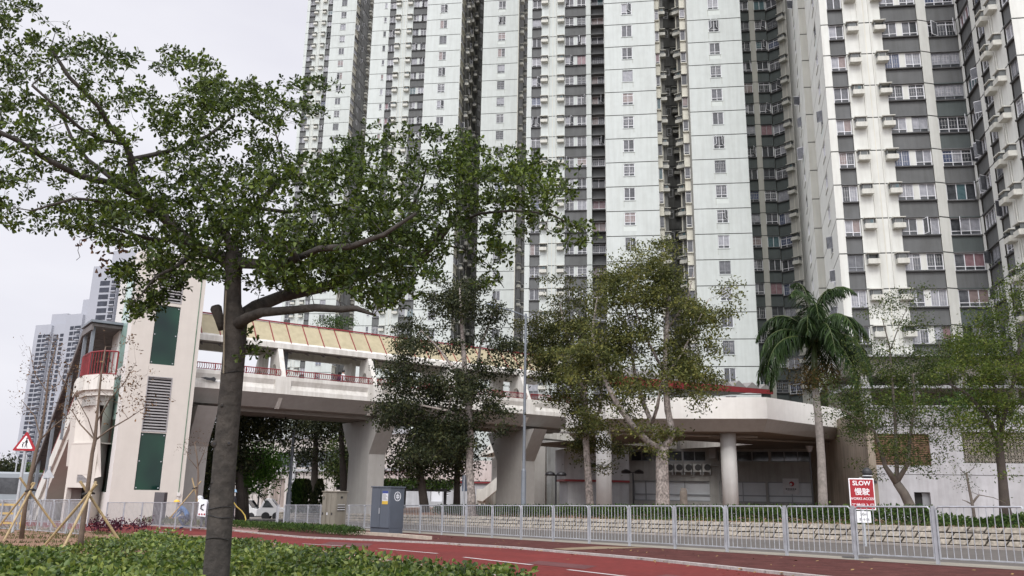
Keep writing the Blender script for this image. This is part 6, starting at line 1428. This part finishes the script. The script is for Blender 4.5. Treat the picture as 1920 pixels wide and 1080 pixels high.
# trellis planting beneath the bridge right of the pier
p = at(810, 950, 76); PG = thing('pergola', 'dark pergola overgrown with green creeper between the pier and the leaning tree', 'pergola', (p[0], p[1], -1.9)); mb = MB(); zt = tz(780, 921, 76)+1.9
for i in range(6): mb.bx(-8+i*1.8, -7.75+i*1.8, -.12, .12, 0, zt, M_black)
mb.bx(-8.4, 1.5, -.8, .8, zt, zt+.25, M_black); mb.build('frame', PG); rngc = np.random.default_rng(90); n = 5000; C = np.column_stack([rngc.uniform(-8.6, 1.8, n), rngc.uniform(-1, 1, n), zt+.2+rngc.random(n)*.8]); V, F = quad_leaves(C, unit(rngc.normal(size=(n, 3))), np.full(n, .25), np.full(n, .12), rngc); rawmesh('creeper', V, F, [LFg], parent=PG)
# ---------------- foreground ground cover
rng = np.random.default_rng(100)
NLx = np.array([[p[0], p[1]] for p in NL]); order = np.argsort(NLx[:, 0])
def bed_samples(n, fn):
    out = []
    while len(out) < n:
        m = n*4; px = rng.uniform(-120, 1000, m); py = rng.uniform(985, 1240, m)
        for x, y in zip(px, py):
            p = G(x, y); dens = (p[1]/14)**2/ (1+0*p[1])
            if rng.random() > min(1, dens*.55): continue
            ky = np.interp(x, [q[0] for q in npx][::-1], [q[1] for q in npx][::-1])
            if y < ky+(1.0 if x < 330 else 17) or y < 986: continue
            if fn(x, y, p): out.append(p)
            if len(out) >= n: break
    return np.array(out)
def nz2(p, s=1.3, k=0): return math.sin(p[0]*s+k)*math.cos(p[1]*s*1.1+k*2)+.5*math.sin(p[0]*s*2.3+p[1]*s*1.9+k)
lower = lambda x: np.interp(x, [-120, 0, 130, 210, 260, 400, 1000], [1052, 1046, 1042, 1028, 1012, 985, 985])
P = bed_samples(5600, lambda x, y, p: y > lower(x) and nz2(p, 1.7) > -1.0 and rng.random() < .8 + .3*nz2(p, 4))
nl = 9; C = np.repeat(P, nl, 0); nC = len(C); hh = np.repeat(.15+.08*np.array([nz2(p, .9, 1) for p in P]).clip(-1, 1)+.05*rng.random(len(P)), nl)
C = C+np.column_stack([rng.normal(size=nC)*.07, rng.normal(size=nC)*.07, hh*rng.random(nC)**.6+.06]); dr = unit(rng.normal(size=(nC, 3))*np.array([1, 1, .5])+[0, 0, .35]); L = rng.uniform(.05, .10, nC)
V, F = leaf_arrays(C, dr, L, L*.62, rng, obov=False, curl=.12)
o = rawmesh('ground_cover', V, F, [leafmat('leaf_ground_cover', (.028, .055, .012), (.08, .135, .024), (.22, .27, .07), .3, .36, .4)]); tag(o, 'dense glossy green leafy ground cover filling the foreground bed', 'ground cover', kind='stuff')
P = bed_samples(1500, lambda x, y, p: y < lower(x)+4 and x < 240 and nz2(p, 1.5) > -.1)
C = np.repeat(P, 6, 0); nC = len(C); C = C+np.column_stack([rng.normal(size=nC)*.09, rng.normal(size=nC)*.09, .05+.08*rng.random(nC)]); dr = unit(rng.normal(size=(nC, 3))*.7+[0, 0, .8]); L = rng.uniform(.05, .12, nC); V, F = quad_leaves(C, dr, L, L*.25, rng)
tag(rawmesh('sparse_grass', V, F, [leafmat('leaf_dry_grass', (.07, .06, .03), (.09, .1, .04), (.13, .13, .06), .2)]), 'thin dry grass and weeds on the brown soil at the left of the bed', 'grass', kind='stuff')
# purple-leaved plants
for i, (x, n) in enumerate(((180, 40), (205, 40), (222, 20), (252, 16), (266, 16))):
    c = G(x, 1004); c[2] += .05; k = n*5; r_ = np.random.default_rng(110+i); C = c+r_.normal(size=(k, 3))*np.array([.16, .1, .1])+[0, 0, .28]; C[:, 2] = np.maximum(C[:, 2], c[2]+.05); mb = MB()
    T = thing('purple_plant', ['first', 'second', 'third', 'fourth', 'fifth'][i]+' purple-leaved seedling clump from the left along the edge of the cycle track', 'plant', c, 'purple-leaved plants by the cycle track')
    V, F = quad_leaves(C-c, unit(r_.normal(size=(k, 3))+[0, 0, .5]), np.full(k, .1), np.full(k, .045), r_); rawmesh('foliage', V, F, [leafmat('leaf_purple', (.03, .008, .02), (.07, .015, .04), (.12, .03, .06), .2)], parent=T)
    for j in range(6): q = C[j*3]-c; mb.tube([(q[0]*.3, q[1]*.3, -.05), tuple(q)], .005, BARK_D, 3)
    mb.build('stem', T)
# ---------------- staked bare saplings
BAM = mat('bamboo', (.36, .27, .14), .6, .25, 6, .2); M_tie = mat('tie_black', (.02, .02, .02), .8); BARK_S = mat('bark_sapling', (.13, .095, .07), .9, .3, 5, .4)
def sapling(label, D, limbs, blobs, stakes, tie, seed, g):
    rng = np.random.default_rng(seed); b = limbs[0][0]; loc = at(b[0], b[1], D); T = thing('staked_sapling', label, 'sapling', loc, g); o = np.array(T.location); tg = []
    for cx, cy, rx, ry, n in blobs:
        for _ in range(int(n*1.9)): u = rng.normal(size=2)*.5; tg.append(at(cx+u[0]*rx, cy+u[1]*ry, D+rng.normal()*.35))
    tubes, ends = grow([(p_, [q_*.74 for q_ in r_]) for p_, r_ in (px_limb(l, D) for l in limbs)], tg, rng, twig=.0035, seg=.25, jit=.08); tubes_mesh('trunk', [(p-o, r) for p, r in tubes], BARK_S, T, (9, 5, 3))
    E_ = np.array([e[0] for e in ends]); E_ = E_[rng.random(len(E_)) < .85]; C = np.repeat(E_, 2, 0)+rng.normal(size=(len(E_)*2, 3))*.05; L = rng.uniform(.03, .075, len(C)); V, F = leaf_arrays(C-o, unit(rng.normal(size=C.shape)+[0, 0, -.8]), L, L*.5, rng, curl=.4)
    rawmesh('dead_leaves', V, F, [leafmat('leaf_dead2', (.07, .04, .025), (.13, .08, .05), (.22, .13, .075), .2)], parent=T)
    for i, (a, b, da, db) in enumerate(stakes):
        P = at(*a, D+da); Q = at(*b, D+db); ln = np.linalg.norm(Q-P); pts = []; rr = []; k = int(ln/.32)
        for j in range(k+1):
            f = j/k
            if 0 < j < k: 
                for e, r in ((-.008, .026), (0, .031), (.008, .026)): pts.append(P+(Q-P)*(f+e)); rr.append(r)
            else: pts.append(P+(Q-P)*f); rr.append(.026)
        mb = MB(); mb.tube([p for p in pts], rr, BAM, 8); ob = mb.build('bamboo_stake', world=None); ob['category'] = 'stake'; ob['label'] = stk[(seed, i)]; ob['group'] = 'bamboo stakes propping the saplings'
    p = at(*tie, D); mb = MB(); mb.tube([p+[-.09, -.05, -.03], p+[.09, -.05, .03], p+[.1, .05, 0], p+[-.09, .05, 0], p+[-.09, -.05, -.03]], .02, M_tie, 5); mb.build('tie', T, o)
stk = {(1, 0): 'long bamboo stake leaning right from the bed onto the nearer sapling', (1, 1): 'steeper pale bamboo stake of the nearer sapling, foot in the ground cover', (1, 2): 'thin dark bamboo stake leaning left across the nearer sapling, foot to its right',
       (2, 0): 'bamboo stake leaning right onto the leftmost sapling, foot beyond the frame edge', (2, 1): 'pale thick bamboo stake of the leftmost sapling with its foot in the bed', (2, 2): 'thin dark bamboo stake falling right from the leftmost sapling towards the railing',
       (3, 0): 'bamboo stake crossing low behind the railing beside the lift tower', (3, 1): 'short dark upright bamboo stake of the sapling beside the lift tower'}
sapling('nearer bare sapling tied to three bamboo stakes in front of the lift tower', 17, [
    [(149, 1046, .075, 0), (153, 1000, .07, 0), (160, 950, .062, 0), (168, 890, .055, 0), (173, 850, .05, 0), (178, 826, .05, 0), (184, 760, .03, 0), (190, 700, .024, 0), (198, 650, .016, 0)],
    [(178, 826, .03, 0), (205, 805, .022, .2), (240, 785, .016, .3), (270, 765, .008, .3)], [(182, 790, .022, 0), (205, 750, .016, -.3), (235, 715, .012, -.3), (255, 680, .006, -.3)],
    [(178, 825, .024, 0), (150, 795, .018, .2), (135, 770, .014, .2), (115, 760, .008, .2)], [(178, 824, .02, 0), (165, 785, .014, -.2), (140, 740, .01, -.2), (110, 700, .006, -.2)]],
    [(245, 720, 45, 45, 40), (260, 760, 45, 20, 26), (215, 690, 35, 40, 22), (150, 740, 40, 50, 34), (240, 640, 25, 15, 14), (120, 720, 30, 50, 20)],
    [((74, 1034), (181, 908), .3, -.1), ((107, 1052), (180, 903), -.7, .05), ((228, 1020), (150, 902), .5, 0)], (165, 925), 1, 'bare saplings held by bamboo stakes')
sapling('leftmost bare sapling, its trunk behind the triangular warning sign pole', 21, [
    [(40, 1010, .075, 0), (47, 950, .068, 0), (58, 890, .062, 0), (68, 845, .055, 0), (76, 820, .05, 0), (85, 760, .035, 0), (92, 700, .025, 0), (105, 650, .014, 0)],
    [(74, 826, .03, 0), (100, 800, .02, 0), (130, 775, .012, 0)], [(76, 820, .025, 0), (65, 780, .018, .2), (40, 750, .01, .2)], [(88, 735, .02, 0), (65, 700, .014, 0), (55, 650, .008, 0)], [(88, 735, .02, 0), (110, 720, .014, 0), (125, 690, .008, 0)]],
    [(60, 690, 30, 50, 26), (110, 680, 30, 50, 24), (50, 760, 30, 30, 16), (120, 780, 40, 30, 22), (100, 640, 15, 20, 8)],
    [((-12, 1000), (62, 905), .3, 0), ((3, 1022), (65, 905), -.6, .05), ((104, 988), (37, 895), .6, 0)], (57, 919), 2, 'bare saplings held by bamboo stakes')
sapling('bare sapling between the lift tower and the street tree trunk', 35, [
    [(365, 985, .07, 0), (368, 940, .06, 0), (372, 890, .05, 0), (370, 860, .04, 0), (365, 830, .02, 0)], [(371, 880, .03, 0), (355, 860, .02, 0), (345, 835, .01, 0)], [(371, 875, .03, 0), (382, 850, .02, 0), (388, 830, .01, 0)]],
    [(355, 835, 20, 25, 22), (378, 835, 16, 25, 20)], [((318, 972), (377, 902), 0, 0), ((371, 940), (360, 896), 0, 0)], (366, 915), 3, 'bare saplings held by bamboo stakes')
